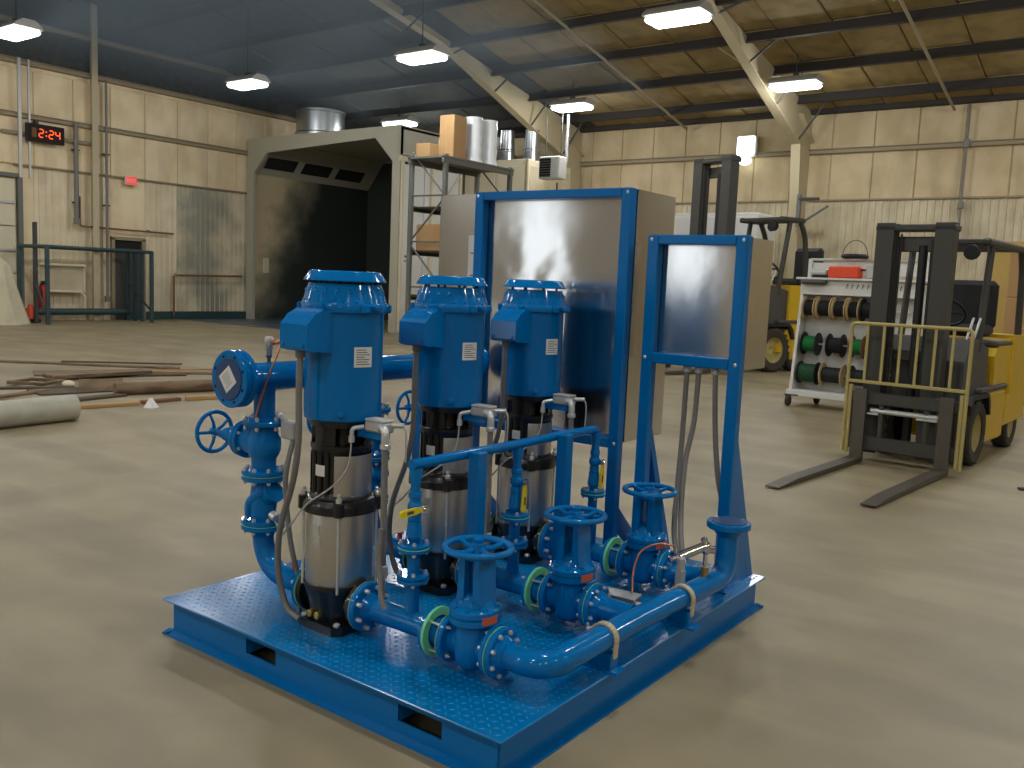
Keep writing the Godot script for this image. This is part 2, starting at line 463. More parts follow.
func hall() -> void:
	struct("floor", G().box(Vector3(-4, -0.1, -4), Vector3(36, 0.2, 37)), M["floor concrete"], "wide worn grey-tan concrete workshop floor", "floor")
	# ---- walls: a slab with liner sheets below and insulation panels above
	var low := ribbed(1.05, 4.02)
	var tall := [G().box(Vector3(0.525, 1.2, 0.0), Vector3(1.035, 2.42, 0.05), 0.012).done(), G().box(Vector3(0.525, 1.2, 0.004), Vector3(1.03, 2.42, 0.06), 0.016).done()]
	var wb := struct("wall_back", G().box(Vector3(-4, 3.3, -22.2), Vector3(36, 6.9, 0.3)), M["insulation tan"], "tan metal back wall with ribbed lower liner and quilted panels above", "wall")
	for i in 24:
		var x := -21.3 + 1.05 * i
		if x < -14.5: continue
		part("liner_panel", low, M["liner tan"], wb, Vector3(x, 0, -22.03))
		part("insulation_panel", tall[i % 2], M["insulation tan"], wb, Vector3(x, 4.06, -22.04))
	for y in [5.28]:
		part("girt", G().box(Vector3(-4, y, -21.95), Vector3(35, 0.1, 0.16), 0.01).box(Vector3(-4, y + 0.06, -21.88), Vector3(35, 0.02, 0.12)), M["girt"], wb)
	part("liner_trim", G().box(Vector3(-4, 4.04, -21.99), Vector3(35, 0.05, 0.06), 0.01), M["girt"], wb)
	part("eave_strut", G().box(Vector3(-4, 6.34, -21.85), Vector3(35, 0.2, 0.2), 0.01), M["purlin"], wb)
	var wl := struct("wall_left", G().box(Vector3(-21.5, 4.8, -4), Vector3(0.3, 10.6, 37)), M["insulation pale"], "tan metal end wall with ribbed lower liner and dark gable", "wall")
	var q := Basis(Vector3.UP, PI / 2)
	for i in 16:
		var z := -5.4 - 1.05 * i
		if z > -9.0: # above the overhead door
			if z > -9.0: part("insulation_panel", tall[i % 2], M["insulation pale"], wl, Vector3(-21.31, 4.06, z), q)
			continue
		if not (i == 6): part("liner_panel", low, M["liner pale"] if i < 8 else M["liner stained"], wl, Vector3(-21.33, 0, z), q)
		part("insulation_panel", tall[i % 2], M["insulation pale"], wl, Vector3(-21.31, 4.06, z), q)
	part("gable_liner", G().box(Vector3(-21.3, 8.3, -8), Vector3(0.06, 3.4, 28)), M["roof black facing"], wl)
	for y in [5.28, 6.62, 7.6]:
		part("girt", G().box(Vector3(-21.22, y, -8), Vector3(0.16, 0.1, 28), 0.01).box(Vector3(-21.15, y + 0.06, -8), Vector3(0.12, 0.02, 28)), M["girt"], wl)
	part("girt", G().box(Vector3(-21.22, 4.83, -9.9), Vector3(0.16, 0.09, 2.3), 0.01), M["girt"], wl)
	part("liner_trim", G().box(Vector3(-21.26, 4.04, -15.3), Vector3(0.06, 0.05, 12.5), 0.01), M["girt"], wl)
	var ci := G().box(Vector3(-21.02, 4.9, -11.12), Vector3(0.012, 9.8, 0.17)).box(Vector3(-21.14, 4.9, -11.12), Vector3(0.24, 9.8, 0.012))
	part("end_column", ci, M["column tan"], wl)
	part("base_channel", G().box(Vector3(-21.25, 0.12, -14.5), Vector3(0.06, 0.24, 5.0), 0.01), M["teal steel"], wl)
	struct("wall_right", G().box(Vector3(13.2, 4.8, -4), Vector3(0.3, 10.6, 37)), M["plain wall"], "pale insulated end wall out of the picture", "wall")
	# front wall, behind the camera, with two tall daylight windows
	var fz := 14.2
	var wf := struct("wall_front", G().box(Vector3(-16.4, 3.3, fz), Vector3(9.8, 6.9, 0.3)).box(Vector3(-8.55, 3.3, fz), Vector3(3.1, 6.9, 0.3)).box(Vector3(3.55, 3.3, fz), Vector3(18.9, 6.9, 0.3)).box(Vector3(-10.8, 5.95, fz), Vector3(1.4, 1.6, 0.3)).box(Vector3(-10.8, 0.15, fz), Vector3(1.4, 0.6, 0.3)).box(Vector3(-6.45, 5.95, fz), Vector3(1.1, 1.6, 0.3)).box(Vector3(-6.45, 0.15, fz), Vector3(1.1, 0.6, 0.3)), M["plain wall"], "pale insulated wall behind the viewer, out of the picture", "wall")
	wf.set_meta("kind", "structure")
	# ---- roof
	var sl := atan(0.2)
	for sg in [-1.0, 1.0]:
		var c := struct("ceiling" , G().box(Vector3.ZERO, Vector3(36, 0.2, 18.9)), M["roof facing"], ["brown insulated roof slope over the pump skid", "brown insulated roof slope behind the viewer"][0 if sg < 0 else 1], "ceiling")
		c.position = Vector3(-4, 8.35, -4 + sg * 9.15); c.rotation.x = -sl if sg < 0 else sl
	# panels and purlins of the slope in view, in the slope's own frame: x along the eave, s up the slope from the back wall
	var rb := Basis(Vector3.RIGHT, -sl)
	var eave := Vector3(0, 6.45, -22.0)
	var rp := thing("ceiling", "brown and black roof panels hung between dark purlins", "ceiling"); rp.set_meta("kind", "structure")
	var pm := [G().box(Vector3(0.6, -0.03, -0.86), Vector3(1.185, 0.05, 1.7), 0.015).done(), G().box(Vector3(0.6, -0.045, -0.86), Vector3(1.18, 0.06, 1.7), 0.02).done()]
	for row in 7:
		var s := 1.22 + 1.755 * row
		for i in 21:
			var x := -21.2 + 1.2 * i
			if row > 3 and i > 12: continue
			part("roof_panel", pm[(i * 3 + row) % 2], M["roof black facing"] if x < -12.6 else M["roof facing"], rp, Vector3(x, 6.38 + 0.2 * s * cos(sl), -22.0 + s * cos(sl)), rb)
	for row in 11:
		var s := 1.22 + 1.755 * row
		var o := Vector3(-4, 6.31 + 0.2 * s * cos(sl), -22.0 + s * cos(sl))
		part("purlin", G().box(Vector3(0, -0.12, 0), Vector3(34, 0.22, 0.02)).box(Vector3(0, -0.23, 0.03), Vector3(34, 0.016, 0.08)).box(Vector3(0, -0.01, -0.03), Vector3(34, 0.016, 0.08)), M["purlin"], rp, o, rb)
	for x in [-8.6, -1.6]:
		part("roof_conduit", G().tube([Vector3(x, 6.1, -21.8), Vector3(x, 8.9, -7.8)], 0.035, 8), M["girt"], rp)
	# ---- portal frames
	var k := 0
	for x in [-12.2, -5.05, 2.1]:
		var f := thing("portal_frame", ["tan steel portal frame rising beside the white wall heater", "tan steel portal frame rising behind the wire spool cart", "tan steel portal frame past the right of the picture"][k], "frame"); f.set_meta("kind", "structure"); k += 1
		var to := Transform3D(Basis(Vector3(0, 0, -1), Vector3(0, 1, 0), Vector3(1, 0, 0)), Vector3(x, 0, 0)) # local x -> -z
		var inner := [Vector2(21.5, 0), Vector2(20.85, 5.35), Vector2(15.2, 7.38), Vector2(4, 9.45)]
		var col := PackedVector2Array([Vector2(21.9, 0), inner[0], inner[1], Vector2(21.9, 6.28)])
		var raf := PackedVector2Array([Vector2(21.9, 6.28), inner[1], inner[2], inner[3], Vector2(4, 9.78)])
		part("column", G().prism(col, -0.006, 0.006, to), M["column tan"], f)
		part("rafter", G().prism(raf, -0.006, 0.006, to), M["column tan"], f)
		for i in 3:
			var a: Vector2 = inner[i]; var b: Vector2 = inner[i + 1]
			var d := (b - a); var mid := (a + b) / 2.0
			part("flange", G().box(Vector3.ZERO, Vector3(0.24, d.length(), 0.016)), M["column tan"], f, Vector3(x, mid.y, -mid.x), Basis(Vector3.RIGHT, atan2(-d.x, d.y)))
		part("stiffener", G().box(Vector3.ZERO, Vector3(0.24, 1.15, 0.014)), M["column tan"], f, Vector3(x, 5.82, -21.4), Basis(Vector3.RIGHT, 1.05))
		for row in 5:
			var s := 1.22 + 1.755 * row
			var pz := 22.0 - s * cos(sl); var py := 6.2 + 0.2 * s * cos(sl)
			for sg in [-1.0, 1.0]:
				var lowy := lerpf(5.35, 7.38, clampf((20.85 - pz) / 5.65, 0.05, 1.0))
				part("flange_brace", G().tube([Vector3(x + sg * 0.08, lowy, -pz), Vector3(x + sg * 0.75, py - 0.05, -pz)], 0.025, 6), M["rack dark"] if sg > 0 else M["girt"], f)

func lamps() -> void:
	var body := G().prism(PackedVector2Array([Vector2(-0.3, 0.0), Vector2(-0.26, 0.06), Vector2(-0.12, 0.16), Vector2(0.12, 0.16), Vector2(0.26, 0.06), Vector2(0.3, 0.0)]), -0.56, 0.56, Transform3D(Basis(Vector3(0, 0, 1), Vector3(0, 1, 0), Vector3(1, 0, 0)), Vector3.ZERO)).done()
	var lens := G().box(Vector3(0, -0.055, 0), Vector3(1.08, 0.11, 0.54), 0.05).done()
	var hook := G().cyl(Vector3(0, 0.1, 0), Vector3(0, 0.24, 0), 0.07, 12).done()
	var names := {
		"0,2": "high-bay ceiling lamp above the red digital clock, cut by the picture edge", "0,1": "high-bay ceiling lamp to the left above the metal spray booth", "0,0": "small far high-bay lamp just right of the booth's top corner",
		"1,2": "high-bay lamp cut off by the top edge of the picture", "1,1": "high-bay ceiling lamp glowing above the cardboard boxes on the rack", "1,0": "high-bay ceiling lamp above the white wall heater",
		"2,1": "large high-bay ceiling lamp near the top beside the tan rafter", "2,0": "high-bay ceiling lamp beside the knee of the tan portal frame"}
	var xs := [-16.7, -10.35, -4.3, 1.9, 8.2]; var zs := [-18.5, -12.6, -7.1, -1.4, 4.3, 10.0]
	for i in xs.size():
		for j in zs.size():
			var key := "%d,%d" % [i, j]
			var at := Vector3(xs[i] + (0.35 if i == 0 and j == 1 else 0.0), 6.3, zs[j])
			var t := thing("ceiling_lamp", names.get(key, "white high-bay ceiling lamp hanging outside the picture"), "lamp", at, 0.0, "high-bay ceiling lamps")
			part("housing", body, M["aluminium"], t); part("lamp_lens", lens, M["lamp lens"], t); part("hook", hook, M["rack dark"], t)
			var ry: float = 6.3 + 0.2 * (zs[j] + 22.0) if zs[j] < -4 else 6.3 + 0.2 * (14.0 - zs[j])
			part("hanger", G().cyl(Vector3(0, 0.2, 0), Vector3(0, maxf(ry - 6.35, 0.3), 0), 0.012, 6), M["rack dark"], t)
			var l := AreaLight3D.new(); l.name = "lamp_light"; l.area_size = Vector2(1.04, 0.52); l.light_energy = 1.0; l.light_color = Color(0.97, 0.985, 1.0)
			l.area_range = 60.0; l.shadow_enabled = true; l.rotation.x = -PI / 2; l.position = Vector3(0, -0.13, 0)
			t.add_child(l)
			var om := SpotLight3D.new(); om.name = "lamp_spread_light"; om.spot_angle = 78.0; om.spot_angle_attenuation = 0.35; om.light_energy = 4.3; om.light_size = 0.25; om.light_color = l.light_color; om.spot_range = 60.0; om.spot_attenuation = 2.0; om.shadow_enabled = true; om.rotation.x = -PI / 2; om.position = Vector3(0, -0.16, 0)
			t.add_child(om)
			var gl := OmniLight3D.new(); gl.name = "lamp_side_light"; gl.light_energy = 3.4; gl.light_size = 0.2; gl.light_color = l.light_color; gl.omni_range = 60.0; gl.omni_attenuation = 2.0; gl.shadow_enabled = true; gl.position = Vector3(0, -0.35, 0)
			t.add_child(gl)

const DK := 0.156 # top of the skid deck

func skid() -> void:
	var t := thing("skid_base", "large blue steel skid with diamond-tread deck and two fork pockets in its front channel", "skid")
	part("deck_plate", G().box(Vector3(0.91, DK - 0.005, -1.075), Vector3(1.82, 0.01, 2.15), 0.003), M["blue deck"], t)
	# the raised lugs of the tread plate: thousands, joined
	var lug := Geo.new()
	for k in 6:
		var a := TAU * k / 6; var b := TAU * (k + 1) / 6
		var p := Vector3(cos(a) * 0.0125, 0, sin(a) * 0.0042); var q := Vector3(cos(b) * 0.0125, 0, sin(b) * 0.0042)
		var np := Vector3(cos(a) * 0.3, 0.9, sin(a) * 0.5).normalized(); var nq := Vector3(cos(b) * 0.3, 0.9, sin(b) * 0.5).normalized()
		lug.tri(Vector3(0, 0.004, 0), p, q, Vector3.UP, np, nq)
	var mm := MultiMesh.new(); mm.transform_format = MultiMesh.TRANSFORM_3D; mm.mesh = lug.done()
	var xf := []
	for i in 58:
		for j in 69:
			var p := Vector3(0.035 + i * 0.0307, DK, -0.03 - j * 0.0307)
			var inside := true
			for tt in [0.31, 0.94, 1.57]:
				if absf(p.x - 0.75) < 0.13 and absf(p.z + tt) < 0.13: inside = false
			if inside: xf.append(Transform3D(Basis(Vector3.UP, PI / 4 if (i + j) % 2 else -PI / 4), p))
	mm.instance_count = xf.size()
	for i in xf.size(): mm.set_instance_transform(i, xf[i])
	var mi := MultiMeshInstance3D.new(); mi.name = "tread_lugs"; mi.multimesh = mm; mi.material_override = M["glint blue"]; mi.set_meta("kind", "stuff"); t.add_child(mi)
	# front and rear channels: web with two pockets, lips outwards
	for sg in [0, 1]:
		var z := -0.036 if sg == 0 else -2.114
		var o := 1.0 if sg == 0 else -1.0
		var g := G()
		var xs := [0.036, 0.53, 0.712, 1.356, 1.554, 1.784]
		for i in 5:
			var a: float = xs[i]; var b: float = xs[i + 1]
			if i == 1 or i == 3:
				g.box(Vector3((a + b) / 2, 0.032, z), Vector3(b - a, 0.046, 0.008)); g.box(Vector3((a + b) / 2, 0.132, z), Vector3(b - a, 0.03, 0.008))
			else: g.box(Vector3((a + b) / 2, 0.078, z), Vector3(b - a, 0.138, 0.008))
		part("front_channel" if sg == 0 else "rear_channel", g, M["blue steel"], t)
		var wedge := PackedVector2Array([Vector2(0, 0), Vector2(0.036, 0), Vector2(0.036, 0.007), Vector2(0, 0.015)])
		part("lower_flange", G().prism(wedge, 0.0, 1.82, Transform3D(Basis(Vector3(0, 0, o), Vector3(0, 1, 0), Vector3(1, 0, 0)), Vector3(0, 0.0, z))), M["blue steel"], t)
	for sg in [0, 1]:
		var x := 0.036 if sg == 0 else 1.784
		var o := -1.0 if sg == 0 else 1.0
		part("side_channel", G().box(Vector3(x, 0.078, -1.075), Vector3(0.008, 0.138, 2.07)), M["blue steel"], t)
		var wedge := PackedVector2Array([Vector2(0, 0), Vector2(0.036, 0), Vector2(0.036, 0.007), Vector2(0, 0.015)])
		part("lower_flange", G().prism(wedge, -2.15, 0.0, Transform3D(Basis(Vector3(o, 0, 0), Vector3(0, 1, 0), Vector3(0, 0, 1)), Vector3(x, 0.0, 0))), M["blue steel"], t)
	for x in [0.53, 0.712, 1.356, 1.554]: # pocket tubes
		part("pocket_wall", G().box(Vector3(x + (0.004 if x in [0.712, 1.554] else -0.004), 0.085, -1.075), Vector3(0.008, 0.068, 2.06)), M["blue steel"], t)
	for z in [-0.6, -1.2, -1.7]:
		part("cross_member", G().box(Vector3(1.03, 0.131, z), Vector3(0.62, 0.03, 0.05)), M["blue steel"], t)

func oct(r: float, c: float) -> PackedVector2Array: # square with cut corners
	return PackedVector2Array([Vector2(-r, -c), Vector2(-c, -r), Vector2(c, -r), Vector2(r, -c), Vector2(r, c), Vector2(c, r), Vector2(-c, r), Vector2(-r, c)])

func pumps() -> void:
	var up := Transform3D(Basis(Vector3(1, 0, 0), Vector3(0, 0, -1), Vector3(0, 1, 0)), Vector3.ZERO) # prism z -> y
	var t := thing("vertical_pump", "tall blue-capped vertical pump nearest the skid's front edge, beside the white-diamond blank flange", "pump", Vector3(0.75, DK, -0.31), 0.0, "three vertical multistage pumps")
	var g := G().prism(oct(0.115, 0.085), 0.0, 0.036, up)
	part("base_foot", g, M["black iron"], t)
	g = G()
	for sx in [-1, 1]:
		for sz in [-1, 1]: g.cyl(Vector3(sx * 0.092, 0.036, sz * 0.092), Vector3(sx * 0.092, 0.05, sz * 0.092), 0.014, 6, 0.003)
	part("foot_bolts", g, M["zinc"], t, Vector3.ZERO, Basis(), "stuff")
	g = G().lathe([Vector2(0.095, 0.034), Vector2(0.1, 0.05), Vector2(0.112, 0.075), Vector2(0.118, 0.12), Vector2(0.134, 0.165), Vector2(0.139, 0.178), Vector2(0.139, 0.192), Vector2(0, 0.192)], 40)
	g.cyl(Vector3(-0.15, 0.115, 0), Vector3(0.15, 0.115, 0), 0.066, 24)
	for s in [-1.0, 1.0]:
		g.cyl(Vector3(s * 0.132, 0.115, 0), Vector3(s * 0.157, 0.115, 0), 0.092, 32, 0.003)
	part("pump_casing", g, M["black iron"], t)
	g = G()
	for dx in [-0.03, 0.012]: g.cyl(Vector3(dx, 0.07, 0.098), Vector3(dx, 0.07, 0.128), 0.015, 12, 0.003)
	part("drain_plugs", g, M["brass"], t, Vector3.ZERO, Basis(), "stuff")
	part("stainless_sleeve", G().lathe([Vector2(0.131, 0.19), Vector2(0.133, 0.195), Vector2(0.133, 0.472), Vector2(0.131, 0.477)], 48), M["stainless"], t)
	for i in 4:
		var a := PI / 4 + i * PI / 2
		part("tie_rod", G().cyl(Vector3(sin(a) * 0.142, 0.17, cos(a) * 0.142), Vector3(sin(a) * 0.142, 0.53, cos(a) * 0.142), 0.0055, 8), M["zinc"], t)
		part("rod_nut", G().cyl(Vector3(sin(a) * 0.142, 0.53, cos(a) * 0.142), Vector3(sin(a) * 0.142, 0.548, cos(a) * 0.142), 0.013, 6, 0.002).cyl(Vector3(sin(a) * 0.142, 0.548, cos(a) * 0.142), Vector3(sin(a) * 0.142, 0.565, cos(a) * 0.142), 0.008, 8, 0.003), M["zinc"], t)
	g = G().lathe([Vector2(0.13, 0.474), Vector2(0.147, 0.478), Vector2(0.148, 0.506), Vector2(0.146, 0.512), Vector2(0.136, 0.53), Vector2(0.118, 0.534), Vector2(0, 0.534)], 40)
	for i in 4:
		var a := PI / 4 + i * PI / 2
		g.cyl(Vector3(sin(a) * 0.142, 0.476, cos(a) * 0.142), Vector3(sin(a) * 0.142, 0.53, cos(a) * 0.142), 0.022, 14, 0.003)
	part("top_ring", g, M["black iron"], t)
	g = G().lathe([Vector2(0.122, 0.532), Vector2(0.118, 0.55), Vector2(0.108, 0.56), Vector2(0.108, 0.70), Vector2(0.112, 0.715)], 40)
	g.lathe([Vector2(0.112, 0.715), Vector2(0.121, 0.73), Vector2(0.121, 0.742), Vector2(0.116, 0.745)], 40)
	for a in [0.2, 2.1, 3.34, 5.24]: # four legs of the stool with windows between
		g.lathe([Vector2(0.116, 0.745), Vector2(0.116, 0.815)], 8, Transform3D(), a - 0.42, a + 0.42)
		g.lathe([Vector2(0.096, 0.745), Vector2(0.096, 0.815)], 8, Transform3D(), a - 0.42, a + 0.42)
	g.lathe([Vector2(0.112, 0.812), Vector2(0.124, 0.815), Vector2(0.128, 0.824), Vector2(0.128, 0.843), Vector2(0, 0.843)], 40)
	g.lathe([Vector2(0.06, 0.7), Vector2(0.05, 0.72), Vector2(0.05, 0.82)], 16)
	g.lathe([Vector2(0.113, 0.742), Vector2(0, 0.742)], 24)
	for a in [0.32, 0.02, -0.3, 2.6, 2.9]: g.cyl(Vector3(sin(a) * 0.109, 0.55, cos(a) * 0.109), Vector3(sin(a) * 0.109, 0.72, cos(a) * 0.109), 0.012, 8)
	part("motor_stool", g, M["black iron"], t)
	for a in [0.6, 3.74]:
		part("coupling_guard", G().lathe([Vector2(0.118, 0.548), Vector2(0.119, 0.552), Vector2(0.119, 0.702), Vector2(0.118, 0.706)], 18, Transform3D(), a, a + 1.95), M["stainless"], t)
	part("pump_label", G().lathe([Vector2(0.122, 0.625), Vector2(0.122, 0.668)], 4, Transform3D(), -0.09, 0.29).lathe([Vector2(0.11, 0.625), Vector2(0.122, 0.625)], 4, Transform3D(), -0.09, 0.29), M["label white"], t)
	g = G()
	for e in [[0.395, 0.435, -0.05, 0.2], [0.355, 0.382, 0.0, 0.24]]:
		g.lathe([Vector2(0.1332, e[0]), Vector2(0.1345, e[0]), Vector2(0.1345, e[1]), Vector2(0.1332, e[1])], 4, Transform3D(), e[2], e[3])
	part("data_label", g, M["aluminium"], t)
	# motor
	part("motor_body", G().lathe([Vector2(0, 0.841), Vector2(0.142, 0.841), Vector2(0.148, 0.846), Vector2(0.149, 0.856), Vector2(0.15, 0.87), Vector2(0.151, 1.25), Vector2(0.155, 1.262), Vector2(0, 1.262)], 56), M["blue paint"], t)
	part("drain_boss", G().cyl(Vector3(0.108, 0.875, 0.108), Vector3(0.118, 0.875, 0.118), 0.014, 14, 0.004), M["blue paint"], t)
	g = G().lathe([Vector2(0.15, 1.252), Vector2(0.163, 1.255), Vector2(0.166, 1.26), Vector2(0.166, 1.286), Vector2(0.162, 1.291), Vector2(0.152, 1.292)], 56)
	for i in 6:
		var a := i * TAU / 6 + 0.25
		g.box(Vector3.ZERO, Vector3(0.036, 0.034, 0.03), 0.006, Transform3D(Basis(Vector3.UP, a), Vector3(sin(a) * 0.165, 1.271, cos(a) * 0.165)))
	for a in [1.62, -1.5]: # lifting lugs
		g.ring(Vector3(sin(a) * 0.18, 1.268, cos(a) * 0.18), Vector3(sin(a) * 0.18, 1.28, cos(a) * 0.18), 0.026, 0.01, 16)
	part("end_bell", g, M["blue paint"], t)
	g = G().lathe([Vector2(0.16, 1.29), Vector2(0.157, 1.3), Vector2(0.15, 1.325), Vector2(0.142, 1.35), Vector2(0.138, 1.362), Vector2(0, 1.362)], 56)
	for i in 20: # the scalloped air intake
		var a := i * TAU / 20
		g.ball(Vector3(sin(a) * 0.142, 1.33, cos(a) * 0.142), Vector3(0.012, 0.016, 0.009), 8, 6)
		g.ball(Vector3(sin(a + 0.16) * 0.154, 1.297, cos(a + 0.16) * 0.154), Vector3(0.008, 0.006, 0.008), 6, 4)
	part("intake_cowl", g, M["blue paint"], t)
	g = G()
	for i in 8:
		var a := i * TAU / 8 + 0.2
		g.cyl(Vector3(sin(a) * 0.118, 1.36, cos(a) * 0.118), Vector3(sin(a) * 0.118, 1.378, cos(a) * 0.118), 0.006, 6)
	part("cap_spacers", g, M["black"], t, Vector3.ZERO, Basis(), "stuff")
	part("fan_cap", G().lathe([Vector2(0, 1.376), Vector2(0.153, 1.374), Vector2(0.157, 1.371), Vector2(0.1575, 1.374), Vector2(0.138, 1.405), Vector2(0.134, 1.409), Vector2(0.13, 1.41), Vector2(0, 1.4105)], 56), M["blue paint"], t)
	# terminal box on the front
	var bp := Transform3D(Basis(Vector3(0, 0, 1), Vector3(0, 1, 0), Vector3(1, 0, 0)), Vector3(-0.062, 0, 0))
	part("terminal_box", G().prism(PackedVector2Array([Vector2(0.1, 1.1), Vector2(0.215, 1.112), Vector2(0.175, 1.262), Vector2(0.1, 1.262)]), 0.0, 0.142, bp), M["blue paint"], t)
	var lid := G().prism(PackedVector2Array([Vector2(0.218, 1.108), Vector2(0.252, 1.116), Vector2(0.258, 1.126), Vector2(0.256, 1.21), Vector2(0.24, 1.225), Vector2(0.222, 1.245), Vector2(0.198, 1.256), Vector2(0.178, 1.268)]), -0.004, 0.146, bp)
	part("box_lid", lid, M["blue paint"], t)
	g = G()
	for sx in [-0.047, 0.065]:
		g.cyl(Vector3(sx, 1.135, 0.254), Vector3(sx, 1.135, 0.264), 0.007, 8, 0.002)
	part("lid_screws", g, M["blue paint"], t, Vector3.ZERO, Basis(), "stuff")
	var pl := part("name_plate", G().lathe([Vector2(0.1512, 1.052), Vector2(0.1528, 1.052), Vector2(0.1528, 1.128), Vector2(0.1512, 1.128)], 6, Transform3D(), 1.08, 1.58), M["label white"], t)
	g = G()
	for i in 7: g.lathe([Vector2(0.1529, 1.062 + i * 0.009), Vector2(0.1531, 1.065 + i * 0.009)], 5, Transform3D(), 1.14, 1.14 + [0.38, 0.3, 0.36, 0.22, 0.38, 0.3, 0.26][i])
	part("print_lines", g, M["print"], pl, Vector3.ZERO, Basis(), "stuff")
	dup(t, Vector3(0.75, DK, -0.94), 0.0, "middle one of the three blue-capped vertical pumps in a row on the skid")
	dup(t, Vector3(0.75, DK, -1.57), 0.0, "rear vertical pump of the row, standing right before the framed stainless cabinet")

func flange(g: Geo, c: Vector3, axis: Vector3, r: float, th: float, hole := 0.0) -> Geo: # chamfered disc centred on c
	var a := axis.normalized() * th / 2.0
	return g.cyl(c - a, c + a, r, 36, minf(th * 0.22, 0.004))

func wheel(R: float, r: float, spokes: int, dish := 0.03) -> Geo: # hand wheel in the local xz plane, hub raised by -dish
	var g := G().tube(circle_pts(Vector3.ZERO, Vector3.UP, R), r, 8, true)
	for i in spokes:
		var a := TAU * i / spokes + 0.3
		var d := Vector3(cos(a), 0, sin(a))
		g.tube([d * 0.02 - Vector3.UP * dish * 0.3, d * R * 0.5 - Vector3.UP * dish * 0.5, d * R], r * 0.75, 6, false, [r * 0.95, r * 0.8, r * 0.7])
	g.cyl(Vector3(0, -dish, 0), Vector3(0, 0.018, 0), R * 0.2, 14, 0.004)
	return g

func discharge_side() -> void:
	var turns := [0.31, 0.94, 1.57]
	var who := ["front pump nearest the fork pockets", "middle pump", "rear pump nearest the cabinets"]
	# header
	var h := thing("discharge_header", "long blue overhead pipe header with a round blank flange bearing a white diamond label", "pipe", Vector3(0.27, 1.11, 0))
	var g := G().cyl(Vector3(0, 0, -0.17), Vector3(0, 0, -1.69), 0.061, 28)
	for z in turns: g.lathe([Vector2(0.045, -0.17), Vector2(0.045, -0.065), Vector2(0.052, -0.045), Vector2(0.061, -0.015)], 24, Transform3D(Basis(), Vector3(0, 0, -z)))
	part("header_pipe", g, M["blue paint"], h)
	part("pipe_flange", flange(G(), Vector3(0, 0, -0.178), Vector3.BACK, 0.118, 0.028).lathe([Vector2(0.061, 0.045), Vector2(0.08, 0.014)], 24, Transform3D(Basis(Vector3.RIGHT, -PI / 2), Vector3(0, 0, -0.178))), M["blue paint"], h)
	var bf := part("blank_flange", flange(G(), Vector3(0, 0, -0.146), Vector3.BACK, 0.118, 0.03), M["blue paint"], h)
	part("raised_face", flange(G(), Vector3(0, 0, -0.13), Vector3.BACK, 0.086, 0.008), M["dull blue"], bf)
	g = G()
	for i in 8:
		var a := TAU * (i + 0.5) / 8
		g.cyl(Vector3(cos(a) * 0.098, sin(a) * 0.098, -0.136), Vector3(cos(a) * 0.102, sin(a) * 0.102, -0.1305), 0.008, 10)
	part("bolt_holes", g, M["dark void"], bf, Vector3.ZERO, Basis(), "stuff")
	var dl := part("diamond_label", G().box(Vector3.ZERO, Vector3(0.082, 0.082, 0.0012)), M["label white"], bf, Vector3(0, 0, -0.1253), Basis(Vector3.BACK, PI / 4 - 0.12))
	g = G()
	for i in 6: g.box(Vector3(-0.003, 0.026 - i * 0.01, 0.0008), Vector3([0.05, 0.04, 0.052, 0.045, 0.03, 0.048][i], 0.0022, 0.0006))
	part("print_lines", g, M["print"], dl, Vector3.ZERO, Basis(), "stuff")
	part("end_flange", flange(G(), Vector3(0, 0, -1.7), Vector3.BACK, 0.105, 0.03), M["blue paint"], h)
	g = G().box(Vector3(0, -0.55, -0.55), Vector3(0.05, 0.75, 0.012)).box(Vector3(-0.02, -0.55, -0.57), Vector3(0.01, 0.75, 0.04)).box(Vector3(0.02, -0.55, -0.57), Vector3(0.01, 0.75, 0.04))
	for z in [0.62, 1.28]:
		part("support_post", G().box(Vector3(0, -0.508, -z), Vector3(0.052, 0.89, 0.05), 0.004).box(Vector3(0, -0.95, -z), Vector3(0.12, 0.008, 0.12)).lathe([Vector2(0.067, -0.04), Vector2(0.067, 0.04), Vector2(0.06, 0.04)], 20, Transform3D(Basis(Vector3.RIGHT, PI / 2), Vector3(0, 0, -z)), PI / 2, PI * 1.5), M["blue steel"], h)
	# small sensor on top of the header
	var s := thing("pressure_sensor", "small grey pressure sensor with copper fitting on top of the overhead header", "sensor", Vector3(0.27, 1.168, -0.33))
	part("nipple", G().cyl(Vector3.ZERO, Vector3(0, 0.026, 0), 0.008, 10).cyl(Vector3(0, 0.022, 0), Vector3(0, 0.034, 0), 0.013, 6), M["grey dark"], s)
	part("valve_body", G().cyl(Vector3(0, 0.03, 0), Vector3(0, 0.062, 0), 0.013, 12, 0.003).cyl(Vector3(0, 0.055, 0), Vector3(0, 0.068, 0), 0.016, 6), M["chrome"], s)
	part("sensor_head", G().lathe([Vector2(0.012, 0.065), Vector2(0.019, 0.075), Vector2(0.019, 0.105), Vector2(0.014, 0.112), Vector2(0, 0.113)], 16), M["aluminium"], s)
	part("copper_fitting", G().cyl(Vector3(0.015, 0.09, 0), Vector3(0.062, 0.09, 0), 0.008, 10).cyl(Vector3(0.03, 0.09, 0), Vector3(0.042, 0.09, 0), 0.012, 6), M["copper"], s)
	var sl := one("copper_tube", G().tube(curve([Vector3(0.33, 1.272, -0.33), Vector3(0.365, 1.24, -0.31), Vector3(0.345, 1.1, -0.26), Vector3(0.3, 0.97, -0.25), Vector3(0.29, 0.932, -0.25)]), 0.004, 6), M["copper"], "thin copper tube from the header sensor down to the upright valve below", "tube")
	# risers: elbow pipe, check valve and gate valve under the header
	var e := thing("riser_elbow", "blue flanged elbow rising from the outlet of the %s" % who[0], "pipe", Vector3(0.75, 0, -0.31), 0.0, "outlet elbows")
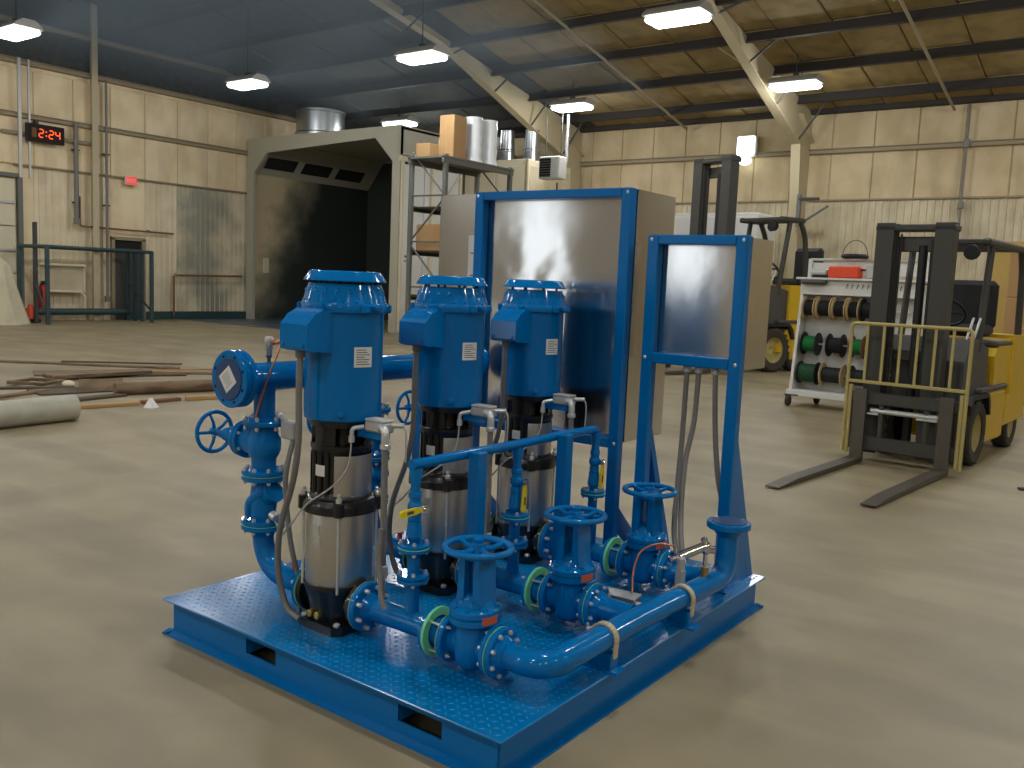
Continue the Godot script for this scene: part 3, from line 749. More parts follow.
	part("elbow_pipe", G().tube(fillet([Vector3(-0.18, 0.271, 0), Vector3(-0.48, 0.271, 0), Vector3(-0.48, 0.46, 0)], 0.18, 12), 0.045, 24), M["blue paint"], e)
	part("pump_flange", flange(G(), Vector3(-0.17, 0.271, 0), Vector3.RIGHT, 0.095, 0.02), M["blue paint"], e)
	part("gasket", flange(G(), Vector3(-0.1588, 0.271, 0), Vector3.RIGHT, 0.0955, 0.0024), M["gasket green"], e)
	part("top_flange", flange(G(), Vector3(-0.48, 0.465, 0), Vector3.UP, 0.092, 0.02).lathe([Vector2(0.045, 0.42), Vector2(0.06, 0.456)], 24, Transform3D(Basis(), Vector3(-0.48, 0, 0))), M["blue paint"], e)
	part("flange_bolts", G().bolts(Vector3(-0.17, 0.271, 0), Vector3.RIGHT, 0.078, 8, 0.008, 0.03), M["zinc"], e, Vector3.ZERO, Basis(), "stuff")
	part("pressure_plug", G().cyl(Vector3(-0.27, 0.32, 0), Vector3(-0.27, 0.348, 0), 0.012, 8).cyl(Vector3(-0.27, 0.345, 0), Vector3(-0.27, 0.352, 0), 0.015, 6), M["red paint"], e)
	var c := thing("check_valve", "bulging blue check valve above the elbow of the %s" % who[0], "valve", Vector3(0.27, 0.4762, -0.31), 0.0, "check valves")
	part("gasket", flange(G(), Vector3(0, 0.0013, 0), Vector3.UP, 0.0925, 0.0024), M["gasket green"], c)
	part("lower_flange", flange(G(), Vector3(0, 0.0125, 0), Vector3.UP, 0.092, 0.02), M["blue paint"], c)
	g = G().lathe([Vector2(0.053, 0.02), Vector2(0.053, 0.05), Vector2(0.058, 0.085), Vector2(0.057, 0.115), Vector2(0.053, 0.15), Vector2(0.05, 0.175), Vector2(0.054, 0.2)], 28)
	g.lathe([Vector2(0.042, 0.0), Vector2(0.042, 0.07), Vector2(0.048, 0.077), Vector2(0.048, 0.09), Vector2(0, 0.095)], 20, Transform3D(Basis(Vector3(0, 0, 1), -0.95), Vector3(0.0, 0.1, 0)))
	g.tube(curve([Vector3(-0.045, 0.035, 0.03), Vector3(-0.03, 0.09, 0.04), Vector3(0.02, 0.14, 0.03), Vector3(0.035, 0.185, 0.01)]), 0.026, 12)
	part("valve_body", g, M["blue paint"], c)
	part("cover_plug", G().cyl(Vector3(0.08, 0.06, 0.02), Vector3(0.108, 0.045, 0.02), 0.018, 14, 0.003), M["zinc"], c)
	part("upper_flange", flange(G(), Vector3(0, 0.203, 0), Vector3.UP, 0.092, 0.02), M["blue paint"], c)
	part("flange_bolts", G().bolts(Vector3(0, 0.0013, 0), Vector3.UP, 0.077, 8, 0.009, 0.036), M["zinc"], c, Vector3.ZERO, Basis(), "stuff")
	var v := thing("gate_valve", "blue gate valve with sideways handwheel, riser of the %s" % who[0], "valve", Vector3(0.27, 0.69, -0.31), 0.0, "gate valves of the outlet side")
	part("gasket", flange(G(), Vector3(0, 0.0013, 0), Vector3.UP, 0.0925, 0.0024), M["gasket pale"], v)
	part("lower_flange", flange(G(), Vector3(0, 0.0125, 0), Vector3.UP, 0.092, 0.02), M["blue paint"], v)
	g = G().lathe([Vector2(0.052, 0.02), Vector2(0.053, 0.07), Vector2(0.062, 0.085), Vector2(0.071, 0.105), Vector2(0.073, 0.13), Vector2(0.071, 0.155), Vector2(0.06, 0.175), Vector2(0.058, 0.195), Vector2(0.056, 0.215)], 30)
	g.cyl(Vector3(0, 0.138, 0), Vector3(-0.115, 0.138, 0), 0.064, 24)
	part("valve_body", g, M["blue paint"], v)
	part("upper_flange", flange(G(), Vector3(0, 0.226, 0), Vector3.UP, 0.092, 0.022).cyl(Vector3(0, 0.236, 0), Vector3(0, 0.25, 0), 0.066, 24), M["blue paint"], v)
	part("bonnet_flange", flange(G(), Vector3(-0.108, 0.138, 0), Vector3.RIGHT, 0.082, 0.02), M["blue paint"], v)
	part("bonnet", flange(G(), Vector3(-0.13, 0.138, 0), Vector3.RIGHT, 0.08, 0.02).cyl(Vector3(-0.135, 0.138, 0), Vector3(-0.19, 0.138, 0), 0.048, 20, 0.006, 0.034).cyl(Vector3(-0.18, 0.138, 0), Vector3(-0.27, 0.138, 0), 0.028, 16, 0.004).box(Vector3(-0.215, 0.138, 0), Vector3(0.02, 0.08, 0.05), 0.004), M["blue paint"], v)
	part("bonnet_bolts", G().bolts(Vector3(-0.119, 0.138, 0), Vector3.RIGHT, 0.068, 6, 0.008, 0.032), M["zinc"], v, Vector3.ZERO, Basis(), "stuff")
	part("stem", G().cyl(Vector3(-0.26, 0.138, 0), Vector3(-0.375, 0.138, 0), 0.012, 10), M["blue steel"], v)
	part("hand_wheel", wheel(0.09, 0.0095, 5, 0.02), M["blue paint"], v, Vector3(-0.35, 0.138, 0), Basis(Vector3.BACK, PI / 2))
	part("flange_bolts", G().bolts(Vector3(0, 0.0013, 0), Vector3.UP, 0.077, 8, 0.009, 0.036).bolts(Vector3(0, 0.226, 0), Vector3.UP, 0.077, 6, 0.009, 0.03), M["zinc"], v, Vector3.ZERO, Basis(), "stuff")
	for i in [1, 2]:
		dup(e, Vector3(0.75, 0, -turns[i]), 0.0, "blue flanged elbow rising from the outlet of the %s" % who[i])
		dup(c, Vector3(0.27, 0.4762, -turns[i]), 0.0, "bulging blue check valve above the elbow of the %s" % who[i])
		dup(v, Vector3(0.27, 0.69, -turns[i]), 0.0, "blue gate valve with sideways handwheel, riser of the %s" % who[i])

func suction_side() -> void:
	var turns := [0.31, 0.94, 1.57]
	var who := ["front pump nearest the fork pockets", "middle pump", "rear pump nearest the cabinets"]
	var y := 0.271
	var s := thing("inlet_spool", "short blue inlet pipe between the %s and its handwheel valve" % who[0], "pipe", Vector3(0.75, y, -0.31), 0.0, "inlet pipe spools")
	part("pipe", G().cyl(Vector3(0.16, 0, 0), Vector3(0.53, 0, 0), 0.046, 26).cyl(Vector3(0.205, 0, 0), Vector3(0.17, 0, 0), 0.047, 24, 0.0, 0.064), M["blue paint"], s)
	part("pump_flange", flange(G(), Vector3(0.171, 0, 0), Vector3.RIGHT, 0.097, 0.024), M["blue paint"], s)
	part("gasket", flange(G(), Vector3(0.1584, 0, 0), Vector3.RIGHT, 0.0975, 0.0024), M["gasket pale"], s)
	part("valve_flange", flange(G(), Vector3(0.518, 0, 0), Vector3.RIGHT, 0.088, 0.022), M["blue paint"], s)
	part("green_ring", G().ring(Vector3(0.529, 0, 0), Vector3(0.541, 0, 0), 0.092, 0.062, 36), M["gasket green"], s)
	part("inner_hub", G().cyl(Vector3(0.529, 0, 0), Vector3(0.6, 0, 0), 0.052, 24), M["blue paint"], s)
	part("flange_bolts", G().bolts(Vector3(0.165, 0, 0), Vector3.RIGHT, 0.078, 8, 0.0095, 0.042), M["zinc"], s, Vector3.ZERO, Basis(), "stuff")
	part("long_studs", G().bolts(Vector3(0.562, 0, 0), Vector3.RIGHT, 0.074, 4, 0.008, 0.075), M["zinc"], s, Vector3.ZERO, Basis(), "stuff")
	var v := thing("gate_valve", "blue inlet gate valve with flat handwheel, serving the %s" % who[0], "valve", Vector3(1.455, y, -0.31), 0.0, "gate valves of the inlet side")
	part("inlet_flange", flange(G(), Vector3(-0.096, 0, 0), Vector3.RIGHT, 0.09, 0.022), M["blue paint"], v)
	part("gasket", flange(G(), Vector3(-0.1084, 0, 0), Vector3.RIGHT, 0.0905, 0.0024), M["gasket pale"], v)
	part("outlet_flange", flange(G(), Vector3(0.096, 0, 0), Vector3.RIGHT, 0.09, 0.022), M["blue paint"], v)
	var g := G().cyl(Vector3(-0.09, 0, 0), Vector3(0.09, 0, 0), 0.055, 26)
	g.lathe([Vector2(0.0, -0.085), Vector2(0.042, -0.08), Vector2(0.064, -0.058), Vector2(0.07, -0.02), Vector2(0.07, 0.03), Vector2(0.068, 0.06), Vector2(0.066, 0.1)], 28, Transform3D(Basis().scaled(Vector3(0.88, 1, 1.15)), Vector3.ZERO))
	part("valve_body", g, M["blue paint"], v)
	g = G().lathe([Vector2(0, 0.088), Vector2(0.09, 0.088), Vector2(0.096, 0.093), Vector2(0.096, 0.113), Vector2(0.09, 0.117)], 36, Transform3D(Basis().scaled(Vector3(0.92, 1, 1.06)), Vector3.ZERO))
	g.lathe([Vector2(0.096, 0.12), Vector2(0.096, 0.138), Vector2(0.088, 0.145), Vector2(0.066, 0.153), Vector2(0.058, 0.17)], 36, Transform3D(Basis().scaled(Vector3(0.92, 1, 1.06)), Vector3.ZERO))
	part("bonnet_flange", g, M["blue paint"], v)
	g = G()
	for i in 8:
		var a := TAU * (i + 0.5) / 8
		g.cyl(Vector3(cos(a) * 0.074, 0.138, sin(a) * 0.086), Vector3(cos(a) * 0.074, 0.154, sin(a) * 0.086), 0.009, 6, 0.002)
	part("bonnet_bolts", g, M["blue paint"], v, Vector3.ZERO, Basis(), "stuff")
	# yoke: two broad arms with a slot between, and the collar
	g = G().lathe([Vector2(0.056, 0.15), Vector2(0.05, 0.17), Vector2(0.034, 0.185), Vector2(0, 0.185)], 24)
	var arm := PackedVector2Array([Vector2(0.02, 0.15), Vector2(0.056, 0.15), Vector2(0.05, 0.2), Vector2(0.044, 0.315), Vector2(0.02, 0.315)])
	var arm2 := PackedVector2Array()
	for p in arm: arm2.append(Vector2(-p.x, p.y))
	g.prism(arm, -0.046, 0.046).prism(arm2, -0.046, 0.046)
	g.box(Vector3(0, 0.318, 0), Vector3(0.096, 0.022, 0.084), 0.006).cyl(Vector3(0, 0.32, 0), Vector3(0, 0.345, 0), 0.026, 16, 0.004)
	part("yoke", g, M["blue paint"], v)
	part("stem", G().cyl(Vector3(0, 0.18, 0), Vector3(0, 0.385, 0), 0.011, 10), M["blue steel"], v)
	part("hand_wheel", wheel(0.117, 0.0125, 4, 0.022), M["blue paint"], v, Vector3(0, 0.352, 0))
	part("stem_nut", G().cyl(Vector3(0, 0.366, 0), Vector3(0, 0.385, 0), 0.02, 6, 0.003), M["blue paint"], v)
	g = G().lathe([Vector2(0.0965, 0.1), Vector2(0.098, 0.1), Vector2(0.098, 0.128), Vector2(0.0965, 0.128)], 8, Transform3D(Basis().scaled(Vector3(0.92, 1, 1.06)), Vector3.ZERO), 1.0, 1.65)
	part("orange_tag", g, M["tag orange"], v)
	part("flange_bolts", G().bolts(Vector3(0.108, 0, 0), Vector3.RIGHT, 0.075, 8, 0.0095, 0.036), M["zinc"], v, Vector3.ZERO, Basis(), "stuff")
	for i in [1, 2]:
		dup(s, Vector3(0.75, y, -turns[i]), 0.0, "short blue inlet pipe between the %s and its handwheel valve" % who[i])
		dup(v, Vector3(1.455, y, -turns[i]), 0.0, "blue inlet gate valve with flat handwheel, serving the %s" % who[i])
	# header along the right edge
	var h := thing("inlet_header", "thick glossy blue pipe along the skid's right edge, ending in an upturned flange", "pipe", Vector3.ZERO)
	part("header_pipe", G().tube(fillet([Vector3(1.57, y, -0.31), Vector3(1.765, y, -0.31), Vector3(1.77, y, -1.0), Vector3(1.805, y, -1.675), Vector3(1.805, 0.5, -1.675)], 0.165, 12), 0.0475, 28), M["blue paint"], h)
	part("elbow_flange", flange(G(), Vector3(1.576, y, -0.31), Vector3.RIGHT, 0.09, 0.022).cyl(Vector3(1.586, y, -0.31), Vector3(1.612, y, -0.31), 0.068, 24, 0.0, 0.051), M["blue paint"], h)
	part("gasket", flange(G(), Vector3(1.5632, y, -0.31), Vector3.RIGHT, 0.0905, 0.0024), M["gasket green"], h)
	for z in [0.94, 1.57]:
		part("branch_pipe", G().cyl(Vector3(1.58, y, -z), Vector3(1.74, y, -z), 0.046, 26).cyl(Vector3(1.586, y, -z), Vector3(1.606, y, -z), 0.066, 24, 0.0, 0.047), M["blue paint"], h)
		part("branch_flange", flange(G(), Vector3(1.576, y, -z), Vector3.RIGHT, 0.09, 0.022), M["blue paint"], h)
		part("gasket", flange(G(), Vector3(1.5632, y, -z), Vector3.RIGHT, 0.0905, 0.0024), M["gasket green"], h)
	part("outlet_flange", flange(G(), Vector3(1.805, 0.51, -1.675), Vector3.UP, 0.098, 0.03).cyl(Vector3(1.805, 0.46, -1.675), Vector3(1.805, 0.497, -1.675), 0.051, 24, 0.0, 0.078), M["blue paint"], h)
	part("flange_face", flange(G(), Vector3(1.805, 0.526, -1.675), Vector3.UP, 0.08, 0.005), M["dull blue"], h)
	g = G()
	for q in [Vector3(1.84, 0.5, -1.72), Vector3(1.69, 0.5, -1.72)]: pass
	var k := 0
	for z in [0.68, 1.27]:
		var p := thing("pipe_support", ["blue pipe saddle with beige strap nearest the skid's front corner", "blue pipe saddle with beige strap nearer the upturned outlet flange"][k], "pipe support", Vector3(1.767 if k == 0 else 1.789, 0, -z), 0.0, "strapped pipe saddles"); k += 1
		part("saddle", G().box(Vector3(0, DK + 0.033, 0), Vector3(0.1, 0.066, 0.05), 0.004).box(Vector3(0, DK + 0.004, 0), Vector3(0.16, 0.008, 0.07)), M["blue steel"], p)
		var st := []
		for i in 15:
			var a := deg_to_rad(-20 + 220.0 * i / 14)
			st.append(Vector3(cos(a) * 0.054, y + sin(a) * 0.054, 0))
		st[0] = Vector3(0.05, y - 0.065, 0)
		g = G()
		for i in 14:
			var a: Vector3 = st[i]; var b: Vector3 = st[i + 1]; var o := (a + b) / 2 - Vector3(0, y, 0)
			var n := o.normalized() * 0.004
			for zz in [[-0.013, 0.013]]:
				g.quad(a + n + Vector3(0, 0, zz[0]), b + n + Vector3(0, 0, zz[0]), b + n + Vector3(0, 0, zz[1]), a + n + Vector3(0, 0, zz[1]), o)
				g.quad(a + n + Vector3(0, 0, zz[1]), b + n + Vector3(0, 0, zz[1]), b - n + Vector3(0, 0, zz[1]), a - n + Vector3(0, 0, zz[1]), Vector3.BACK)
				g.quad(a + n + Vector3(0, 0, zz[0]), b + n + Vector3(0, 0, zz[0]), b - n + Vector3(0, 0, zz[0]), a - n + Vector3(0, 0, zz[0]), Vector3.FORWARD)
		part("strap", g, M["strap beige"], p)
		part("strap_bolt", G().box(Vector3(-0.062, y + 0.015, 0), Vector3(0.02, 0.014, 0.03), 0.003).cyl(Vector3(-0.072, y + 0.012, 0), Vector3(-0.072, y + 0.035, 0), 0.006, 6), M["aluminium"], p)

func bypass() -> void:
	var turns := [0.31, 0.94, 1.57]
	var y := 0.872
	var m := thing("bypass_manifold", "thin blue pipe running level in front of the pumps on two square posts", "pipe")
	var g := G().tube(fillet([Vector3(1.15, y, -0.285), Vector3(1.15, y, -0.9), Vector3(1.15, y, -1.57), Vector3(1.15, 0.74, -1.57)], 0.04, 6), 0.0195, 20)
	part("manifold_pipe", g, M["blue paint"], m)
	part("end_cap", G().cyl(Vector3(1.15, y, -0.284), Vector3(1.15, y, -0.292), 0.022, 20, 0.002), M["blue steel"], m)
	for z in [0.61, 1.227]:
		part("post", G().box(Vector3(1.199, 0.522, -z), Vector3(0.055, 0.732, 0.055), 0.004).box(Vector3(1.199, 0.16, -z), Vector3(0.1, 0.008, 0.1)), M["blue steel"], m)
	var lab := ["blue bypass drop with a yellow lever turned crosswise, at the front pump", "blue bypass drop with a yellow lever hanging down, at the middle pump", "blue bypass drop with a yellow lever hanging down, at the rear pump"]
	for i in 3:
		var d := thing("bypass_drop", lab[i], "pipe", Vector3(1.15, 0, -turns[i]), 0.0, "bypass drops")
		g = G().cyl(Vector3(0, 0.58, 0), Vector3(0, 0.86, 0), 0.0175, 18)
		g.lathe([Vector2(0.0175, 0.79), Vector2(0.025, 0.84), Vector2(0.025, 0.86)], 18)
		part("drop_pipe", g, M["blue paint"], d)
		g = G().cyl(Vector3(0, 0.745, 0), Vector3(0, 0.768, 0), 0.026, 6, 0.003).cyl(Vector3(0, 0.73, 0), Vector3(0, 0.75, 0), 0.021, 16).ball(Vector3(0, 0.713, 0), Vector3(0.028, 0.03, 0.028), 16, 10).cyl(Vector3(0, 0.66, 0), Vector3(0, 0.69, 0), 0.026, 6, 0.003).cyl(Vector3(0, 0.6, 0), Vector3(0, 0.66, 0), 0.03, 18, 0.0, 0.025).cyl(Vector3(0, 0.575, 0), Vector3(0, 0.602, 0), 0.018, 16, 0.0, 0.03)
		g.cyl(Vector3(0, 0.713, 0), Vector3(0.042, 0.713, 0), 0.012, 12)
		part("valve_body", g, M["blue paint"], d)
		var side := 0.046
		part("lever_nut", G().cyl(Vector3(side - 0.012, 0.713, 0), Vector3(side + 0.012, 0.713, 0), 0.009, 6, 0.002).box(Vector3(side, 0.713, 0), Vector3(0.005, 0.028, 0.024)), M["chrome"], d)
		var dir := Vector3(0, -0.02, 1).normalized() if i == 0 else Vector3(0, -1, 0.06).normalized()
		var bx := Basis(Vector3.RIGHT, 0) if false else Basis.looking_at(-dir, Vector3.RIGHT)
		var lv := part("lever", G().prism(PackedVector2Array([Vector2(-0.006, 0.01), Vector2(0.006, 0.01), Vector2(0.0125, 0.045), Vector2(0.0125, 0.118), Vector2(0.008, 0.126), Vector2(-0.008, 0.126), Vector2(-0.0125, 0.118), Vector2(-0.0125, 0.045)]), -0.005, 0.005, Transform3D(Basis(Vector3(1, 0, 0), Vector3(0, 0, 1), Vector3(0, 1, 0)), Vector3.ZERO)), M["handle yellow"], d, Vector3(side, 0.713, 0), Basis(dir.cross(Vector3.RIGHT), Vector3.RIGHT, dir), "", "yellow lever handle")
		part("black_print", G().box(Vector3(0, 0.0053, 0.078), Vector3(0.011, 0.0012, 0.034)), M["print"], lv)
		part("upper_flange", flange(G(), Vector3(0, 0.568, 0), Vector3.UP, 0.06, 0.014), M["blue paint"], d)
		part("middle_flange", flange(G(), Vector3(0, 0.551, 0), Vector3.UP, 0.06, 0.014), M["blue paint"], d)
		part("gasket", flange(G(), Vector3(0, 0.5595, 0), Vector3.UP, 0.0605, 0.003), M["gasket green"], d)
		part("spacer_pipe", G().cyl(Vector3(0, 0.45, 0), Vector3(0, 0.548, 0), 0.023, 16), M["blue paint"], d)
		part("lower_flange", flange(G(), Vector3(0, 0.452, 0), Vector3.UP, 0.06, 0.014).cyl(Vector3(0, 0.31, 0), Vector3(0, 0.446, 0), 0.026, 16), M["blue paint"], d)
		part("bottom_flange", flange(G(), Vector3(0, 0.435, 0), Vector3.UP, 0.06, 0.014), M["blue paint"], d)
		part("flange_bolts", G().bolts(Vector3(0, 0.5595, 0), Vector3.UP, 0.047, 4, 0.008, 0.028).bolts(Vector3(0, 0.4435, 0), Vector3.UP, 0.047, 4, 0.008, 0.028), M["zinc"], d, Vector3.ZERO, Basis(), "stuff")

func panels() -> void:
	var F := -1.78 # front of the frames
	var mk := func(t: Node3D, x0: float, x1: float, top: float, low: float) -> void:
		var w := 0.058; var d := 0.055; var z := F - d / 2
		for x in [x0 + w / 2, x1 - w / 2]:
			part("upright", G().box(Vector3(x, (DK + top) / 2, z), Vector3(w, top - DK, d), 0.005), M["blue steel"], t)
			part("foot_plate", G().box(Vector3(x, DK + 0.004, z), Vector3(0.11, 0.008, 0.11), 0.002), M["blue steel"], t)
			# rear brace leaning back to the deck, with a web
			var br := PackedVector2Array([Vector2(-F + d - 0.002, low - 0.33), Vector2(-F + d - 0.002, low - 0.43), Vector2(2.07, DK), Vector2(2.14, DK)])
			part("rear_brace", G().prism(br, x - 0.024, x + 0.024, Transform3D(Basis(Vector3(0, 0, -1), Vector3(0, 1, 0), Vector3(1, 0, 0)), Vector3.ZERO)), M["blue steel"], t)
		if x1 > 1.5: part("gusset", G().prism(PackedVector2Array([Vector2(-F + d - 0.002, 0.86), Vector2(-F + d - 0.002, DK), Vector2(2.06, DK)]), x1 - 0.012, x1 - 0.004, Transform3D(Basis(Vector3(0, 0, -1), Vector3(0, 1, 0), Vector3(1, 0, 0)), Vector3.ZERO)), M["blue steel"], t)
		part("top_rail", G().box(Vector3((x0 + x1) / 2, top - 0.0225, z), Vector3(x1 - x0 - 2 * w, 0.045, d), 0.004), M["blue steel"], t)
		part("lower_rail", G().box(Vector3((x0 + x1) / 2, low, z), Vector3(x1 - x0 - 2 * w, 0.05, d), 0.004), M["blue steel"], t)
		var g := G()
		for x in [x0 + 0.022, x1 - 0.022]:
			for y in [top - 0.022, low]: g.ball(Vector3(x, y, F), Vector3(0.008, 0.01, 0.006), 10, 8)
		part("frame_bolts", g, M["zinc"], t, Vector3.ZERO, Basis(), "stuff")
	var a := thing("panel_stand", "tall blue steel frame standing on the skid behind the pumps", "frame")
	mk.call(a, 0.172, 1.151, 2.032, 0.769)
	var b := thing("panel_stand", "shorter blue steel frame at the skid's rear right corner", "frame")
	mk.call(b, 1.253, 1.759, 1.805, 1.218)
	var enc := func(t: Node3D, x0: float, x1: float, y0: float, y1: float, dep: float, sd: int) -> void:
		var z := F - 0.057; var w := x1 - x0; var h := y1 - y0
		part("front_sheet", sheet(Vector3(x0, y0, z), Vector3(w, 0, 0), Vector3(0, h, 0), 40, 40, 0.0024 if w > 0.8 else 0.0008, sd), M["brushed stainless"], t)
		part("side_sheet", sheet(Vector3(x1, y0, z), Vector3(0, 0, -dep), Vector3(0, h, 0), 16, 30, 0.0015, sd + 1), M["brushed stainless"], t)
		part("side_sheet", sheet(Vector3(x0, y0, z - dep), Vector3(0, 0, dep), Vector3(0, h, 0), 16, 30, 0.0015, sd + 2), M["brushed stainless"], t)
		part("top_sheet", sheet(Vector3(x0, y1, z), Vector3(w, 0, 0), Vector3(0, 0, -dep), 20, 8, 0.001, sd + 3), M["brushed stainless"], t)
		part("bottom_sheet", sheet(Vector3(x0, y0, z - dep), Vector3(w, 0, 0), Vector3(0, 0, dep), 20, 8, 0.001, sd + 4), M["brushed stainless"], t)
		part("door", G().box(Vector3((x0 + x1) / 2, (y0 + y1) / 2, z - dep - 0.012), Vector3(w - 0.02, h - 0.02, 0.022), 0.006), M["stainless"], t)
		part("door_latch", G().box(Vector3(x0 + 0.06, (y0 + y1) / 2, z - dep - 0.03), Vector3(0.03, 0.12, 0.02), 0.005), M["black"], t)
	var c := thing("control_cabinet", "large brushed stainless control cabinet bolted to the tall blue frame", "cabinet")
	enc.call(c, -0.127, 1.155, 0.774, 2.028, 0.4, 3)
	var st := part("label_strip", G().box(Vector3(0.123, 1.632, F - 0.0555), Vector3(0.06, 0.34, 0.002)), M["label white"], c)
	part("print_marks", G().box(Vector3(0.123, 1.703, F - 0.0542), Vector3(0.03, 0.006, 0.0006)).box(Vector3(0.123, 1.58, F - 0.0542), Vector3(0.026, 0.006, 0.0006)), M["print"], st, Vector3.ZERO, Basis(), "stuff")
	var e := thing("control_cabinet", "small brushed stainless control cabinet on the shorter blue frame", "cabinet")
	enc.call(e, 1.268, 1.757, 1.193, 1.797, 0.255, 9)

func fittings() -> void:
	var turns := [0.31, 0.94, 1.57]
	var who := ["front pump", "middle pump", "rear pump"]
	for i in 3:
		var dz: float = -turns[i] + 0.31
		var o := Vector3(0, 0, dz)
		# motor conduit from the terminal box
		var pts := curve([Vector3(0.745, 1.268, -0.1), Vector3(0.74, 1.1, -0.1), Vector3(0.735, 0.92, -0.105), Vector3(0.69, 0.76, -0.12), Vector3(0.585, 0.56, -0.15), Vector3(0.545, 0.42, -0.17), Vector3(0.545, 0.3, -0.185), Vector3(0.585, 0.21, -0.19), Vector3(0.66, 0.185, -0.19)], 6)
		var c := thing("motor_conduit", "grey bent conduit hanging from the terminal box of the %s" % who[i], "conduit", o, 0.0, "motor conduits")
		part("conduit_tube", G().tube(pts, 0.0125, 10), M["grey conduit"], c)
		part("conduit_nut", G().cyl(Vector3(0.745, 1.24, -0.1), Vector3(0.745, 1.272, -0.1), 0.019, 8, 0.003), M["grey conduit"], c)
		# aluminium signal box beside the motor stool, on a blue bracket
		var s := thing("signal_box", "small aluminium conduit box on a bracket beside the neck of the %s" % who[i], "junction box", o, 0.0, "signal boxes")
		part("bracket", G().box(Vector3(0.925, 0.953, -0.31), Vector3(0.13, 0.03, 0.05), 0.003), M["blue paint"], s)
		part("box_body", G().box(Vector3(0.965, 0.988, -0.3), Vector3(0.105, 0.042, 0.062), 0.008), M["aluminium"], s)
		part("box_cover", G().box(Vector3(0.965, 1.013, -0.3), Vector3(0.1, 0.01, 0.06), 0.003), M["aluminium"], s)
		part("elbow_fitting", G().tube(fillet([Vector3(1.0, 0.992, -0.27), Vector3(1.035, 0.992, -0.262), Vector3(1.035, 0.93, -0.262)], 0.03, 6), 0.0155, 12).cyl(Vector3(1.035, 0.915, -0.262), Vector3(1.035, 0.935, -0.262), 0.02, 8, 0.003), M["zinc"], s)
		part("nipple_fitting", G().tube(fillet([Vector3(0.915, 0.985, -0.27), Vector3(0.885, 0.978, -0.235), Vector3(0.885, 0.93, -0.235)], 0.015, 5), 0.0085, 10).cyl(Vector3(0.885, 0.95, -0.235), Vector3(0.885, 0.925, -0.235), 0.012, 8), M["zinc"], s)
		part("rear_fitting", G().cyl(Vector3(1.017, 0.998, -0.315), Vector3(1.06, 1.0, -0.335), 0.01, 8).tube(curve([Vector3(1.055, 1.0, -0.333), Vector3(1.068, 0.97, -0.338), Vector3(1.064, 0.86, -0.343)]), 0.0035, 6), M["zinc"], s)
		var w := one("sensor_cable", G().tube(curve([Vector3(0.885, 0.935, -0.235), Vector3(0.882, 0.83, -0.22), Vector3(0.84, 0.755, -0.185), Vector3(0.73, 0.67, -0.155), Vector3(0.65, 0.585, -0.155), Vector3(0.55, 0.52, -0.2), Vector3(0.47, 0.48, -0.25), Vector3(0.36, 0.505, -0.30)]), 0.0035, 6), M["aluminium"], "thin pale cable crossing the front of the %s's stainless body" % who[i], "cable", o, 0.0, "sensor cables")
		var d := thing("signal_conduit", "straight grey conduit dropping from the aluminium box of the %s" % who[i], "conduit", o, 0.0, "signal conduits")
		part("conduit_tube", G().cyl(Vector3(1.035, 0.915, -0.262), Vector3(1.04, 0.47, -0.262), 0.0125, 10), M["grey conduit"], d)
		part("lower_fitting", G().cyl(Vector3(1.04, 0.475, -0.262), Vector3(1.04, 0.43, -0.262), 0.019, 8, 0.003).cyl(Vector3(1.04, 0.43, -0.262), Vector3(1.04, 0.36, -0.262), 0.012, 10), M["aluminium"], d)
		part("flexible_tail", G().tube(curve([Vector3(1.045, 0.62, -0.245), Vector3(1.05, 0.5, -0.23), Vector3(1.075, 0.42, -0.22), Vector3(1.1, 0.37, -0.2), Vector3(1.12, 0.34, -0.2)]), 0.011, 8), M["grey conduit"], d)
	var b := thing("junction_box", "grey junction box behind the front pump's conduit, under the overhead header", "junction box", Vector3(0.42, 0.9, -0.33))
	part("box_body", G().box(Vector3.ZERO, Vector3(0.08, 0.075, 0.05), 0.006), M["aluminium"], b)
	part("conduit_stub", G().cyl(Vector3(-0.03, 0.03, 0), Vector3(-0.07, 0.05, 0), 0.011, 8).ball(Vector3(-0.075, 0.052, 0), Vector3(0.016, 0.016, 0.016), 8, 6), M["zinc"], b)
	part("conduit_tube", G().tube(curve([Vector3(0.02, -0.03, 0), Vector3(0.03, -0.2, 0.05), Vector3(0.08, -0.45, 0.06), Vector3(0.13, -0.62, 0.05), Vector3(0.13, -0.74, 0.05)]), 0.011, 8), M["grey conduit"], b)
	var f := thing("junction_box", "flat grey box with cable glands lying on the deck between two inlet valves", "junction box", Vector3(1.495, DK, -1.27), 0.12)
	part("box_body", G().box(Vector3(0, 0.03, 0), Vector3(0.17, 0.056, 0.085), 0.006), M["grey conduit"], f)
	part("box_cover", G().box(Vector3(0, 0.061, 0), Vector3(0.175, 0.008, 0.09), 0.003), M["aluminium"], f)
	part("gland", G().cyl(Vector3(-0.08, 0.035, 0.02), Vector3(-0.115, 0.035, 0.02), 0.014, 8, 0.003), M["zinc"], f)
	part("gland", G().cyl(Vector3(0.08, 0.035, 0.02), Vector3(0.115, 0.035, 0.02), 0.016, 8, 0.003), M["zinc"], f)
	var lab := ["grey conduit dropping from the small cabinet, first from the tall frame", "grey conduit from the small cabinet, second, slanting to meet its neighbour", "grey conduit dropping from the small cabinet beside the frame's right upright"]
